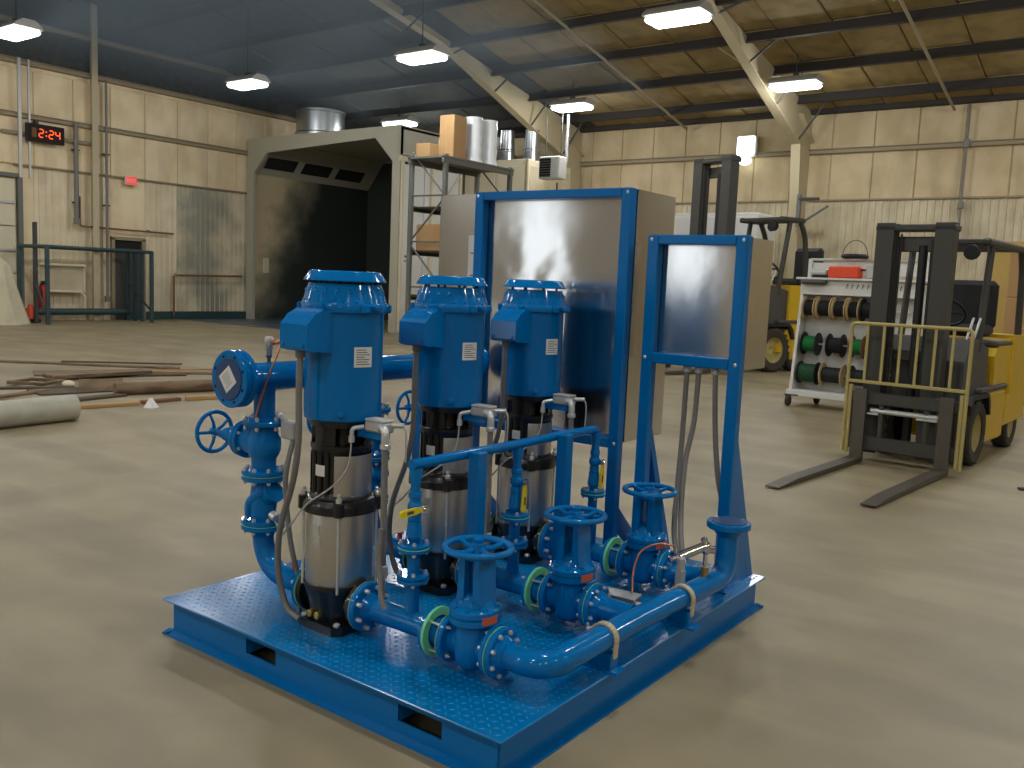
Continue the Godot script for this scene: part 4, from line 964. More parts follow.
	var paths := [[Vector3(1.4824, 1.1926, -1.8206), Vector3(1.4862, 0.8877, -1.8074), Vector3(1.5069, 0.6387, -1.7478), Vector3(1.5505, 0.4442, -1.6496), Vector3(1.62, 0.34, -1.56)], [Vector3(1.5426, 1.1926, -1.8206), Vector3(1.5443, 0.9387, -1.8023), Vector3(1.5373, 0.7399, -1.7478), Vector3(1.5807, 0.4945, -1.6496), Vector3(1.655, 0.38, -1.53)], [Vector3(1.6263, 1.1926, -1.8206), Vector3(1.6431, 0.9387, -1.8176), Vector3(1.6791, 0.6893, -1.8086), Vector3(1.7064, 0.4442, -1.8707), Vector3(1.68, 0.16, -1.9)]]
	for i in 3:
		var t := thing("panel_conduit", lab[i], "conduit", Vector3.ZERO, 0.0, "small cabinet conduits")
		part("conduit_tube", G().tube(curve(paths[i]), 0.0125, 10), M["grey conduit"], t)
		var p: Vector3 = paths[i][0]
		part("conduit_nut", G().cyl(p, p - Vector3(0, 0.03, 0), 0.02, 8, 0.003), M["aluminium"], t)
	var t := thing("pressure_transmitter", "shiny chrome valve and transmitter on the inlet header before the upturned flange", "sensor", Vector3(1.793, 0.318, -1.47))
	part("brass_nipple", G().cyl(Vector3.ZERO, Vector3(0, 0.03, 0), 0.014, 10).cyl(Vector3(0, 0.02, 0), Vector3(0, 0.042, 0), 0.019, 6, 0.003), M["brass"], t)
	part("riser_pipe", G().cyl(Vector3(0, 0.04, 0), Vector3(0, 0.1, 0), 0.009, 10), M["chrome"], t)
	part("valve_body", G().ball(Vector3(0, 0.125, 0), Vector3(0.026, 0.03, 0.026), 14, 10).cyl(Vector3(0, 0.12, 0), Vector3(0.035, 0.12, -0.02), 0.017, 10, 0.003).cyl(Vector3(0, 0.14, 0), Vector3(-0.01, 0.17, 0.01), 0.014, 8, 0.003), M["chrome"], t)
	part("transmitter_body", G().cyl(Vector3(-0.01, 0.13, 0.005), Vector3(-0.085, 0.085, 0.085), 0.021, 14, 0.006).cyl(Vector3(-0.085, 0.085, 0.085), Vector3(-0.11, 0.07, 0.115), 0.015, 10), M["chrome"], t)
	part("cable_body", G().cyl(Vector3(-0.05, 0.04, 0.13), Vector3(-0.05, 0.1, 0.13), 0.02, 6, 0.003), M["aluminium"], t)
	part("block", G().box(Vector3(-0.05, 0.01, 0.13), Vector3(0.035, 0.08, 0.035), 0.005), M["aluminium"], t)
	one("copper_tube", G().tube(curve([Vector3(1.66, 0.43, -1.44), Vector3(1.60, 0.435, -1.40), Vector3(1.545, 0.40, -1.35), Vector3(1.535, 0.32, -1.31), Vector3(1.56, 0.24, -1.26)]), 0.005, 6), M["copper"], "copper tube curling from the chrome transmitter to the flat grey box", "tube")

func forklift(called: String, label: String, at: Vector3, turn: float, s: float, mast_h: float, fork: float, back := 0.0, mast_dx := 0.0, sh := 0.0) -> Node3D:
	var t := thing(called, label, "forklift", at, turn)
	t.scale = Vector3.ONE * s
	var lx := Transform3D(Basis(Vector3(0, 0, 1), Vector3(0, 1, 0), Vector3(1, 0, 0)), Vector3.ZERO) # prism x->z, z->x
	for x in [-0.38, 0.38]: # forks
		var fk := G()
		var blade := PackedVector2Array([Vector2(-0.045, 0.012), Vector2(fork, 0.012), Vector2(fork, 0.022), Vector2(fork - 0.35, 0.045), Vector2(0.0, 0.055), Vector2(-0.005, 0.7), Vector2(-0.045, 0.7)])
		fk.prism(blade, x - 0.058, x + 0.058, lx)
		part("fork", fk, M["fork steel"], t)
	part("carriage_bar", G().box(Vector3(0, 0.615, -0.075), Vector3(1.02, 0.11, 0.05), 0.008), M["mast grey"], t)
	part("carriage_bar", G().box(Vector3(0, 0.19, -0.075), Vector3(1.02, 0.13, 0.05), 0.008), M["mast grey"], t)
	for x in [-0.47, -0.2, 0.2, 0.47]: part("carriage_plate", G().box(Vector3(x, 0.4, -0.09), Vector3(0.04, 0.42, 0.05), 0.004), M["mast grey"], t)
	part("shift_cylinder", G().cyl(Vector3(-0.3, 0.5, -0.085), Vector3(0.3, 0.5, -0.085), 0.025, 10).cyl(Vector3(-0.32, 0.47, -0.06), Vector3(-0.22, 0.47, -0.06), 0.012, 8).cyl(Vector3(0.12, 0.47, -0.06), Vector3(0.3, 0.47, -0.06), 0.012, 8), M["zinc"], t)
	# load backrest
	var lb := G()
	var tz := -0.05
	var rail := fillet([Vector3(-0.525, 0.09, tz), Vector3(-0.525, 1.31, tz), Vector3(0.525, 1.31, tz), Vector3(0.525, 0.06, tz)], 0.05, 5)
	part("backrest_frame", G().tube(rail, 0.017, 8).box(Vector3(0, 0.765, tz), Vector3(1.03, 0.03, 0.03), 0.004).box(Vector3(-0.49, 0.4, tz - 0.01), Vector3(0.035, 0.66, 0.03), 0.004).box(Vector3(0.49, 0.4, tz - 0.01), Vector3(0.035, 0.66, 0.03), 0.004), M["rail tan"], t)
	for i in 6:
		part("backrest_bar", G().box(Vector3(-0.375 + i * 0.15, 1.04, tz), Vector3(0.024, 0.53, 0.016), 0.003), M["rail tan"], t)
	# mast
	var first := t.get_child_count()
	for sx in [-1.0, 1.0]:
		var ch := PackedVector2Array([Vector2(0.18, -0.2), Vector2(0.34, -0.2), Vector2(0.34, -0.36), Vector2(0.18, -0.36), Vector2(0.18, -0.33), Vector2(0.305, -0.33), Vector2(0.305, -0.23), Vector2(0.18, -0.23)])
		var pp := PackedVector2Array()
		for p in ch: pp.append(Vector2(p.x * sx, p.y))
		part("mast_rail", G().prism(pp, 0.08, mast_h, Transform3D(Basis(Vector3(1, 0, 0), Vector3(0, 0, 1), Vector3(0, 1, 0)), Vector3.ZERO)), M["mast grey"], t)
		part("inner_rail", G().box(Vector3(sx * 0.2, (0.12 + mast_h - 0.05) / 2, -0.29), Vector3(0.05, mast_h - 0.17, 0.11), 0.006), M["mast grey"], t)
		part("lift_chain", G().box(Vector3(sx * 0.15, mast_h / 2 + 0.2, -0.26), Vector3(0.022, mast_h - 0.7, 0.012)), M["black"], t)
	part("mast_head", G().box(Vector3(0, mast_h - 0.045, -0.3), Vector3(0.7, 0.06, 0.2), 0.012), M["mast grey"], t)
	part("cross_tie", G().box(Vector3(0, mast_h - 0.19, -0.33), Vector3(0.46, 0.14, 0.05), 0.008), M["mast grey"], t)
	part("cross_tie", G().box(Vector3(0, mast_h * 0.5 - 0.1, -0.36), Vector3(0.46, 0.1, 0.04), 0.008), M["mast grey"], t)
	part("lift_cylinder", G().cyl(Vector3(0.06, 0.15, -0.32), Vector3(0.06, mast_h - 0.2, -0.32), 0.04, 14), M["black"], t)
	for x in [-0.09, -0.05]: part("hydraulic_hose", G().cyl(Vector3(x - 0.08, 0.4, -0.27), Vector3(x - 0.08, mast_h - 0.1, -0.27), 0.011, 8), M["rubber"], t)
	for k in range(first, t.get_child_count()): t.get_child(k).position.x += mast_dx
	var before := t.get_child_count()
	# wheels
	for sx in [-1.0, 1.0]:
		for w in [[-0.85, 0.31, 0.18, 0.27], [-2.4 + sh, 0.25, 0.15, 0.26]]:
			var wh := G(); var r: float = w[1]; var wd: float = w[2]
			var wt := Transform3D(Basis(Vector3.BACK, -PI / 2 * sx), Vector3(sx * w[3], r, w[0]))
			wh.lathe([Vector2(r * 0.58, 0), Vector2(r * 0.9, -0.004), Vector2(r * 0.985, 0.02), Vector2(r, 0.05), Vector2(r, wd - 0.05), Vector2(r * 0.985, wd - 0.02), Vector2(r * 0.9, wd + 0.004), Vector2(r * 0.62, wd), Vector2(r * 0.58, wd - 0.01)], 36, wt)
			for k in 22:
				var a := TAU * k / 22
				wh.box(Vector3(0, wd * 0.3, r), Vector3(0.035, wd * 0.52, 0.014), 0.003, wt * Transform3D(Basis(Vector3.UP, a), Vector3.ZERO))
				wh.box(Vector3(0, wd * 0.75, r), Vector3(0.035, wd * 0.42, 0.014), 0.003, wt * Transform3D(Basis(Vector3.UP, a + 0.14), Vector3.ZERO))
			var tire := part("tyre", wh, M["rubber"], t)
			part("rim", G().lathe([Vector2(0, wd * 0.5), Vector2(r * 0.2, wd * 0.62), Vector2(r * 0.28, wd * 0.55), Vector2(r * 0.48, wd * 0.6), Vector2(r * 0.57, wd * 0.9), Vector2(r * 0.6, wd * 0.92)], 24, wt), M["rail tan"], tire)
	# chassis
	var side := PackedVector2Array([Vector2(-0.46, 0.42), Vector2(-0.46, 1.0), Vector2(-0.62, 1.18), Vector2(-0.78, 1.18), Vector2(-0.9, 0.72), Vector2(-1.22, 0.66), Vector2(-1.28, 0.2), Vector2(-0.52, 0.2)])
	part("front_cowl", G().prism(PackedVector2Array([Vector2(-0.46, 0.62), Vector2(-0.46, 1.0), Vector2(-0.6, 1.2), Vector2(-0.85, 1.2), Vector2(-1.25, 1.1), Vector2(-1.3, 0.7)]), -0.38, 0.38, lx), M["truck grey"], t)
	part("fender", G().prism(PackedVector2Array([Vector2(-0.5, 0.6), Vector2(-0.58, 0.68), Vector2(-1.12, 0.68), Vector2(-1.2, 0.6), Vector2(-1.24, 0.46), Vector2(-1.2, 0.46), Vector2(-1.1, 0.64), Vector2(-0.6, 0.64), Vector2(-0.52, 0.55)]), -0.46, 0.46, lx), M["black"], t)
	part("floor_step", G().box(Vector3(0, 0.42, -1.55), Vector3(0.86, 0.52, 0.72), 0.03), M["truck yellow"], t)
	part("step_plate", G().box(Vector3(0, 0.705, -1.4), Vector3(0.88, 0.05, 1.0), 0.012), M["truck grey"], t)
	part("engine_hood", G().prism(PackedVector2Array([Vector2(-1.5, 0.7), Vector2(-1.44, 1.02), Vector2(-1.5, 1.1), Vector2(-2.2 + sh * 0.8, 1.2), Vector2(-2.2 + sh * 0.8, 0.7)]), -0.4, 0.4, lx), M["truck yellow"] if sh == 0.0 else M["truck grey"], t)
	part("hood_trim", G().box(Vector3(0, 1.14, -1.8), Vector3(0.82, 0.05, 0.6), 0.015), M["truck grey"], t)
	var cw := part("counterweight", G().prism(PackedVector2Array([Vector2(-1.92, 0.28), Vector2(-2.02, 0.5), Vector2(-2.12, 0.6), Vector2(-2.12, 1.22), Vector2(-2.62, 1.22), Vector2(-2.84, 1.1), Vector2(-2.9, 0.6), Vector2(-2.84, 0.3)]), -0.42, 0.42, lx), M["truck yellow"], t, Vector3(0, 0, sh))
	part("seat", G().box(Vector3(0, 1.26, -1.72), Vector3(0.5, 0.12, 0.5), 0.04).box(Vector3(0, 1.52, -1.98), Vector3(0.5, 0.52, 0.13), 0.05, Transform3D(Basis(), Vector3.ZERO)), M["black"], t)
	part("steering_column", G().cyl(Vector3(0, 1.1, -0.75), Vector3(0, 1.42, -1.08), 0.04, 10), M["black"], t)
	part("steering_wheel", G().tube(circle_pts(Vector3(0, 1.44, -1.1), Vector3(0, 0.7, -0.7), 0.18, 24), 0.014, 8, true).box(Vector3(0, 1.44, -1.1), Vector3(0.34, 0.02, 0.04), 0.006), M["black"], t)
	part("levers", G().cyl(Vector3(0.3, 1.15, -0.7), Vector3(0.32, 1.4, -0.85), 0.012, 6).cyl(Vector3(0.36, 1.15, -0.7), Vector3(0.38, 1.4, -0.85), 0.012, 6), M["zinc"], t, Vector3.ZERO, Basis(), "stuff")
	# overhead guard
	for sx in [-1.0, 1.0]:
		part("guard_post", G().tube([Vector3(sx * 0.36, 1.08, -0.92), Vector3(sx * 0.36, 2.09, -1.08)], 0.034, 8), M["mast grey"], t)
		part("guard_post", G().tube(fillet([Vector3(sx * 0.36, 1.15, -2.5), Vector3(sx * 0.36, 1.9, -2.42), Vector3(sx * 0.36, 2.1, -2.3)], 0.1, 4), 0.036, 8), M["mast grey"], t, Vector3(0, 0, sh))
		part("guard_rail", G().box(Vector3(sx * 0.36, 2.12, -1.62 + sh / 2), Vector3(0.08, 0.07, 1.5 - sh), 0.02), M["mast grey"], t)
	for i in 6: part("guard_bar", G().box(Vector3(0, 2.12, -0.92 - i * (1.4 - sh) / 5.0), Vector3(0.68, 0.05, 0.05 if i else 0.12), 0.01), M["mast grey"], t)
	part("work_light", G().cyl(Vector3(0.25, 2.02, -0.92), Vector3(0.25, 2.02, -0.82), 0.06, 14, 0.01, 0.075), M["black"], t)
	for k in range(before, t.get_child_count()): t.get_child(k).position.z -= back
	return t

func forklifts() -> void:
	forklift("forklift", "yellow forklift with lowered forks and tan load backrest standing on the open floor", Vector3(1.355, 0, -6.56), -0.075, 1.0, 2.25, 1.77, 0.0, -0.09)
	var big := forklift("forklift", "bigger yellow forklift with a tall raised mast, half hidden behind the small cabinet", Vector3(-4.3, 0, -13.76), -0.35, 1.42, 2.86, 1.1, 0.4, 0.06, 1.0)

func spool(flange_m: Material, wire_m: Material, R: float, L: float, r: float, label: String, at: Vector3, turn: float) -> void:
	var t := thing("wire_spool", label, "wire spool", at, turn, "wire spools on the cart")
	for s in [-1.0, 1.0]: part("spool_flange", G().cyl(Vector3(s * (L / 2 - 0.012), 0, 0), Vector3(s * L / 2, 0, 0), R, 24, 0.003), flange_m, t)
	var pr := []
	var n := 10
	for i in n + 1:
		pr.append(Vector2(r, -L / 2 + 0.012 + (L - 0.024) * i / n))
		if i < n: pr.append(Vector2(r + 0.008, -L / 2 + 0.012 + (L - 0.024) * (i + 0.5) / n))
	part("wound_wire", G().lathe(pr, 20, Transform3D(Basis(Vector3.BACK, -PI / 2), Vector3.ZERO)), wire_m, t)

func spool_cart() -> void:
	var at := Vector3(-0.2, 0, -10.55); var turn := -0.05
	var q := Transform3D(Basis(Vector3.UP, turn), at)
	var c := thing("spool_cart", "white wheeled cart holding rows of wire spools, behind the nearer forklift", "cart", at, turn)
	for sx in [-0.78, 0.78]:
		part("side_panel", G().prism(PackedVector2Array([Vector2(-0.3, 0.2), Vector2(0.3, 0.2), Vector2(0.12, 1.72), Vector2(-0.12, 1.72)]), sx - 0.02, sx + 0.02, Transform3D(Basis(Vector3(0, 0, 1), Vector3(0, 1, 0), Vector3(1, 0, 0)), Vector3.ZERO)), M["white paint"], c)
	part("back_panel", G().box(Vector3(0, 0.95, -0.04), Vector3(1.52, 1.5, 0.02)), M["white paint"], c)
	part("bottom_deck", G().box(Vector3(0, 0.19, 0), Vector3(1.66, 0.09, 0.66), 0.01), M["white paint"], c)
	part("header_board", G().box(Vector3(0, 1.66, 0.14), Vector3(1.6, 0.2, 0.03), 0.006), M["white paint"], c)
	for i in 12: part("hook_peg", G().cyl(Vector3(-0.15 + i * 0.07, 1.72, 0.15), Vector3(-0.15 + i * 0.07, 1.66, 0.2), 0.006, 6), M["grey dark"], c)
	part("tool_shelf", G().box(Vector3(0, 1.78, 0.02), Vector3(1.7, 0.03, 0.4), 0.006), M["white paint"], c)
	part("top_rail", G().tube([Vector3(-0.78, 2.05, -0.1), Vector3(0.78, 2.05, -0.1)], 0.02, 8), M["aluminium"], c)
	for sx in [-0.78, 0.78]: part("top_post", G().box(Vector3(sx, 1.9, -0.1), Vector3(0.05, 0.32, 0.05)), M["white paint"], c)
	part("back_board", G().box(Vector3(0, 1.93, -0.12), Vector3(1.5, 0.16, 0.015)), M["white paint"], c)
	for y in [1.38, 0.88, 0.47]: part("spool_rod", G().cyl(Vector3(-0.76, y, 0.12), Vector3(0.76, y, 0.12), 0.012, 8), M["zinc"], c)
	for p in [Vector3(-0.78, 0, 0.34), Vector3(-0.6, 0, -0.25), Vector3(0.7, 0, 0.3), Vector3(0.7, 0, -0.25)]:
		var cs := part("caster", G().cyl(p + Vector3(-0.025, 0.075, 0), p + Vector3(0.025, 0.075, 0), 0.075, 18, 0.01), M["rubber"], c)
		part("caster_fork", G().box(p + Vector3(-0.03, 0.11, 0), Vector3(0.006, 0.09, 0.05)).box(p + Vector3(0.03, 0.11, 0), Vector3(0.006, 0.09, 0.05)).box(p + Vector3(0.04, 0.16, -0.03), Vector3(0.18, 0.02, 0.12), 0.003), M["grey dark"], cs)
	var R := [[1.38, [[-0.64, 0.17, "black", "spool wood", "wire black"], [-0.43, 0.2, "", "spool wood", "wire black"], [-0.22, 0.18, "", "spool wood", "wire black"], [-0.03, 0.16, "", "spool wood", "wire black"], [0.18, 0.22, "", "black", "wire black"]]],
		[0.88, [[-0.6, 0.21, "", "black", "wire green"], [-0.25, 0.2, "", "black", "wire black"], [0.05, 0.18, "", "rust", "wire green"], [0.4, 0.2, "", "black", "wire black"]]],
		[0.47, [[-0.6, 0.26, "", "black", "wire dark green"], [-0.26, 0.3, "", "spool wood", "wire black"], [0.12, 0.26, "", "black", "wire black"]]]]
	var labs := [["wire spool at the top left end of the cart, dark flange and black wire", "second wire spool of the cart's top row, tan flanges and black wire", "third wire spool of the cart's top row, tan flanges and black wire", "fourth wire spool of the cart's top row, tan flanges and black wire", "dark spool of the top row, beside the forklift mast"],
		["black-flanged spool of bright green wire in the cart's middle row", "black spool with dark wire in the middle of the cart's middle row", "rusty-flanged spool of green wire behind the forklift's tan backrest", "black spool of the middle row behind the forklift mast"],
		["big black-flanged spool of dark green wire in the cart's bottom row", "big tan-flanged spool of dark wire in the cart's bottom row", "black spool of the bottom row behind the forklift carriage"]]
	for i in 3:
		for j in R[i][1].size():
			var s = R[i][1][j]
			spool(M[s[3]], M[s[4]], 0.16, s[1], 0.1 if s[4] != "wire dark green" else 0.12, labs[i][j], q * Vector3(s[0], R[i][0], 0.12), turn)
	# tools on the cart's top
	var box := thing("power_tool", "orange-red tool box on top of the spool cart", "tool box", q * Vector3(-0.22, 1.795, 0.08), turn)
	part("case", G().box(Vector3(0, 0.08, 0), Vector3(0.42, 0.16, 0.18), 0.02), M["orange red"], box)
	part("handle", G().tube(fillet([Vector3(0.2, 0.12, 0), Vector3(0.3, 0.12, 0), Vector3(0.3, 0.04, 0)], 0.03), 0.014, 6), M["black"], box)
	var dr := thing("power_tool", "grey power tool lying left of the orange-red box on the cart", "power tool", q * Vector3(-0.58, 1.795, 0.08), turn)
	part("tool_body", G().cyl(Vector3(-0.12, 0.07, 0), Vector3(0.12, 0.07, 0), 0.06, 14, 0.015), M["aluminium"], dr)
	part("tool_grip", G().box(Vector3(0.04, 0.02, 0.05), Vector3(0.24, 0.04, 0.05), 0.012), M["black"], dr)
	var rb := thing("power_tool", "red and grey tool at the right of the orange-red box, by the forklift mast", "power tool", q * Vector3(0.2, 1.795, 0.08), turn)
	part("tool_body", G().box(Vector3(-0.06, 0.09, 0), Vector3(0.14, 0.18, 0.16), 0.02), M["aluminium"], rb)
	part("tool_end", G().box(Vector3(0.08, 0.09, 0), Vector3(0.12, 0.16, 0.15), 0.02), M["red paint"], rb)
	var rl := thing("cable_reel", "dark coil of cable with a wire loop on the cart's top rail", "cable", q * Vector3(-0.16, 2.05, -0.06), turn)
	part("coil", G().tube(circle_pts(Vector3(0, 0.05, 0), Vector3.UP, 0.15, 20), 0.03, 8, true), M["black"], rl)
	var lp := []
	for i in 13: lp.append(Vector3(cos(PI * i / 12) * 0.17, 0.05 + sin(PI * i / 12) * 0.22, 0))
	part("wire_loop", G().tube(lp, 0.006, 6), M["grey dark"], rl)
	var bag := one("tool_roll", G().box(Vector3(0, 0.03, 0), Vector3(0.36, 0.06, 0.12), 0.025), M["grey dark"], "dark flat tool roll hanging at the left end under the cart's tool shelf", "tool", q * Vector3(-0.6, 1.70, 0.2), turn)

func seg_digit(ch: String, x: float, s: float) -> Geo: # seven-segment digit in the xy plane, height 2s
	var on := {"2": [0, 1, 6, 4, 3], "4": [5, 6, 1, 2]}
	var pos := [[0, 1, true], [0.5, 0.5, false], [0.5, -0.5, false], [0, -1, true], [-0.5, -0.5, false], [-0.5, 0.5, false], [0, 0, true]]
	var g := G()
	for k in on[ch]:
		var p = pos[k]
		g.box(Vector3(x + p[0] * s * 1.1, p[1] * s, 0), Vector3(s * 0.85, s * 0.26, 0.01) if p[2] else Vector3(s * 0.26, s * 0.78, 0.01), 0.002)
	return g

func left_wall_things() -> void:
	var q := Basis(Vector3.UP, PI / 2) # local x -> -z, local z -> +x
	var W := -21.3
	# overhead door
	var d := thing("door_1", "white sectional overhead door at the left picture edge", "door", Vector3(W + 0.1, 0, -9.1), PI / 2); d.set_meta("kind", "structure")
	for i in 6: part("door_panel", G().box(Vector3(-2.2, 0.31 + i * 0.61, 0), Vector3(4.3, 0.59, 0.05), 0.012), M["cream"], d)
	for y in [0.62, 1.83, 3.05]: part("door_strut", G().box(Vector3(-2.2, y, 0.05), Vector3(4.3, 0.07, 0.05), 0.01), M["aluminium"], d)
	part("jamb", G().box(Vector3(0.06, 1.86, 0.02), Vector3(0.12, 3.72, 0.12)).box(Vector3(-2.15, 3.75, 0.02), Vector3(4.5, 0.1, 0.12)), M["rack grey"], d)
	part("door_track", G().box(Vector3(0.06, 5.2, 0.1), Vector3(0.08, 3.0, 0.06)).box(Vector3(0.3, 5.2, 0.1), Vector3(0.05, 3.0, 0.05)), M["aluminium"], d)
	# personnel door
	var e := thing("door_2", "grey personnel door in a rusty tan frame under the exit sign", "door", Vector3(W + 0.02, 0, -12.2), PI / 2); e.set_meta("kind", "structure")
	part("door_recess", G().box(Vector3(0, 1.14, -0.02), Vector3(0.86, 2.28, 0.03)), M["dark void"], e)
	part("door_leaf", G().box(Vector3(0, 1.02, 0.015), Vector3(0.84, 2.04, 0.05), 0.006), M["truck grey"], e)
	part("door_frame", G().box(Vector3(-0.47, 1.17, 0.02), Vector3(0.1, 2.34, 0.1), 0.01).box(Vector3(0.47, 1.17, 0.02), Vector3(0.1, 2.34, 0.1), 0.01).box(Vector3(0, 2.32, 0.02), Vector3(1.04, 0.1, 0.1), 0.01), M["girt"], e)
	part("door_handle", G().ball(Vector3(0.33, 0.98, 0.07), Vector3(0.04, 0.04, 0.04), 10, 8), M["chrome"], e)
	# wall conduits
	var lab := ["tall thin grey conduit on the end wall, between the clock and the tan column", "thin dark conduit rising past the exit sign beside the tan end column"]
	var sp := [[-10.62, 2.7, 5.3, 0.06], [-11.48, 0.6, 6.6, 0.035]]
	for i in 2:
		var c := thing("wall_conduit", lab[i], "conduit", Vector3(W + 0.2, 0, sp[i][0]), 0.0, "end wall conduits")
		part("conduit_tube", G().cyl(Vector3(0, sp[i][1], 0), Vector3(0, sp[i][2], 0), sp[i][3], 10), M["grey conduit"], c)
		part("conduit_box", G().box(Vector3(0, sp[i][1], 0), Vector3(0.1, 0.16, 0.14), 0.01), M["grey conduit"], c)
		for y in [3.2, 4.6]: part("clamp", G().box(Vector3(-0.04, y, 0), Vector3(0.12, 0.04, 0.18), 0.006), M["rack dark"], c)
	var h := thing("wall_pipe", "thin horizontal pipe across the ribbed wall above the personnel door", "pipe", Vector3(W + 0.12, 2.58, 0))
	part("pipe", G().tube(fillet([Vector3(0, 0.8, -10.75), Vector3(0, 0, -10.75), Vector3(0, -0.02, -13.6)], 0.08), 0.025, 8), M["rust"], h)
	for z in [-11.3, -12.8]: part("pipe_clip", G().box(Vector3(-0.05, 0, z), Vector3(0.12, 0.06, 0.04)), M["rack dark"], h)
	var hr := thing("wall_pipe", "low pipe rail with a drop leg on the wall left of the booth", "pipe", Vector3(W + 0.2, 0, 0))
	part("pipe", G().tube(fillet([Vector3(0, 0.1, -13.56), Vector3(0, 1.33, -13.56), Vector3(0, 1.37, -16.0)], 0.06), 0.03, 8), M["rust"], hr)
	part("pipe_tee", G().ball(Vector3(0, 1.34, -13.62), Vector3(0.06, 0.06, 0.06), 10, 8), M["girt"], hr)
	# clock
	var c := thing("digital_clock", "black digital wall clock showing 2:24 in glowing red figures", "clock", Vector3(W + 0.26, 4.88, -9.77), PI / 2)
	part("clock_case", G().box(Vector3.ZERO, Vector3(0.98, 0.46, 0.12), 0.02), M["black"], c)
	part("clock_face", G().box(Vector3(0, 0, 0.062), Vector3(0.92, 0.4, 0.006)), M["dark void"], c)
	part("bracket", G().box(Vector3(-0.2, 0.27, -0.08), Vector3(0.08, 0.1, 0.16)), M["rack dark"], c)
	var dg := [["2", -0.13], ["2", 0.13], ["4", 0.3]]
	for i in 3: part("led_digit", seg_digit(dg[i][0], dg[i][1], 0.1), M["led red"], c, Vector3(0, 0, 0.07))
	part("led_colon", G().box(Vector3(0.0, 0.05, 0.07), Vector3(0.03, 0.03, 0.01)).box(Vector3(0.0, -0.05, 0.07), Vector3(0.03, 0.03, 0.01)), M["led red"], c)
	part("blank_digit", G().box(Vector3(-0.31, 0, 0.066), Vector3(0.12, 0.24, 0.004)), M["rust"], c)
	var cl := OmniLight3D.new(); cl.name = "clock_glow"; cl.light_color = Color(1, 0.35, 0.1); cl.light_energy = 0.03; cl.light_size = 0.15; cl.omni_range = 40.0; cl.shadow_enabled = true; cl.position = Vector3(0.1, 0, 0.25); c.add_child(cl)
	# exit sign
	var x := thing("exit_sign", "small lit red and white exit sign above the personnel door", "sign", Vector3(W + 0.12, 3.97, -12.24), PI / 2)
	part("sign_box", G().box(Vector3.ZERO, Vector3(0.36, 0.25, 0.07), 0.01), M["white paint"], x)
	part("sign_panel", G().box(Vector3(0, 0, 0.037), Vector3(0.33, 0.22, 0.004)), M["exit red"], x)
	strip("sign_lettering", "EXIT", 0.13, M["label white"], x, Vector3(0, 0, 0.041), Basis(), 0.004)
	# framed board, extinguisher and taps on the wall
	var b := thing("wall_board", "beige framed board with a ledge, hung on the ribbed end wall", "board", Vector3(W + 0.14, 0.78, -10.2), PI / 2)
	part("board_panel", G().box(Vector3(0, 0.36, 0), Vector3(1.2, 0.7, 0.04)), M["liner tan"], b)
	part("top_rail", G().box(Vector3(0, 0.72, 0.05), Vector3(1.3, 0.07, 0.16), 0.015), M["cream"], b)
	part("ledge", G().tube(fillet([Vector3(-0.62, 0.02, 0.08), Vector3(0.5, 0.0, 0.08), Vector3(0.62, -0.12, 0.08), Vector3(0.62, -0.5, 0.06)], 0.1), 0.04, 8), M["cream"], b)
	part("side_strip", G().box(Vector3(-0.62, 0.36, 0.02), Vector3(0.06, 0.74, 0.08), 0.01).box(Vector3(0.62, 0.36, 0.02), Vector3(0.06, 0.74, 0.08), 0.01), M["cream"], b)
	var f := thing("fire_extinguisher", "red fire extinguisher on the end wall behind the teal frame", "extinguisher", Vector3(W + 0.28, 0.34, -9.66))
	part("cylinder", G().lathe([Vector2(0, 0), Vector2(0.14, 0.01), Vector2(0.15, 0.05), Vector2(0.15, 0.48), Vector2(0.11, 0.58), Vector2(0.04, 0.62), Vector2(0, 0.62)], 24), M["red paint"], f)
	part("valve_head", G().box(Vector3(0, 0.67, 0), Vector3(0.05, 0.1, 0.12), 0.01), M["black"], f)
	part("hose", G().tube(curve([Vector3(0.02, 0.66, 0.06), Vector3(0.12, 0.6, 0.14), Vector3(0.14, 0.3, 0.1)]), 0.016, 6), M["black"], f)
	part("hanger", G().box(Vector3(-0.2, 0.4, 0), Vector3(0.12, 0.1, 0.06)), M["rack dark"], f)
	var tp := thing("wall_valve", "small dark valve and tap low on the end wall left of the personnel door", "valve", Vector3(W + 0.12, 0.55, -11.2))
	part("pipe", G().cyl(Vector3.ZERO, Vector3(0, 2.0, 0), 0.02, 8), M["rack dark"], tp)
	part("valve_body", G().ball(Vector3(0.03, 0.42, 0), Vector3(0.07, 0.08, 0.08), 10, 8).ball(Vector3(0.03, 0.08, 0), Vector3(0.06, 0.08, 0.06), 10, 8), M["dark void"], tp)
	# teal frame on the floor before the wall
	var t := thing("open_stand", "open teal steel stand with thin posts near the end wall", "frame", Vector3.ZERO)
	var P := [Vector3(-19.45, 0, -9.0), Vector3(-20.9, 0, -9.0), Vector3(-20.1, 0, -9.02), Vector3(-19.9, 0, -12.1), Vector3(-20.95, 0, -12.0), Vector3(-20.45, 0, -12.15), Vector3(-20.75, 0, -12.1)]
	for i in P.size():
		var top := 1.98 if i != 2 else 2.55
		part("post", G().box(P[i] + Vector3(0, top / 2, 0), Vector3(0.09, top, 0.09), 0.008), M["teal steel"] if i != 2 else M["rack dark"], t)
	for e2 in [[0, 3], [1, 4], [0, 1], [3, 4]]:
		var a: Vector3 = P[e2[0]] + Vector3(0, 1.95, 0); var c2: Vector3 = P[e2[1]] + Vector3(0, 1.95, 0)
		part("top_rail", G().tube([a, c2], 0.05, 6), M["teal steel"], t)
	part("low_rail", G().tube([P[1] + Vector3(0, 0.25, 0), P[4] + Vector3(0, 0.25, 0)], 0.1, 6), M["teal steel"], t)
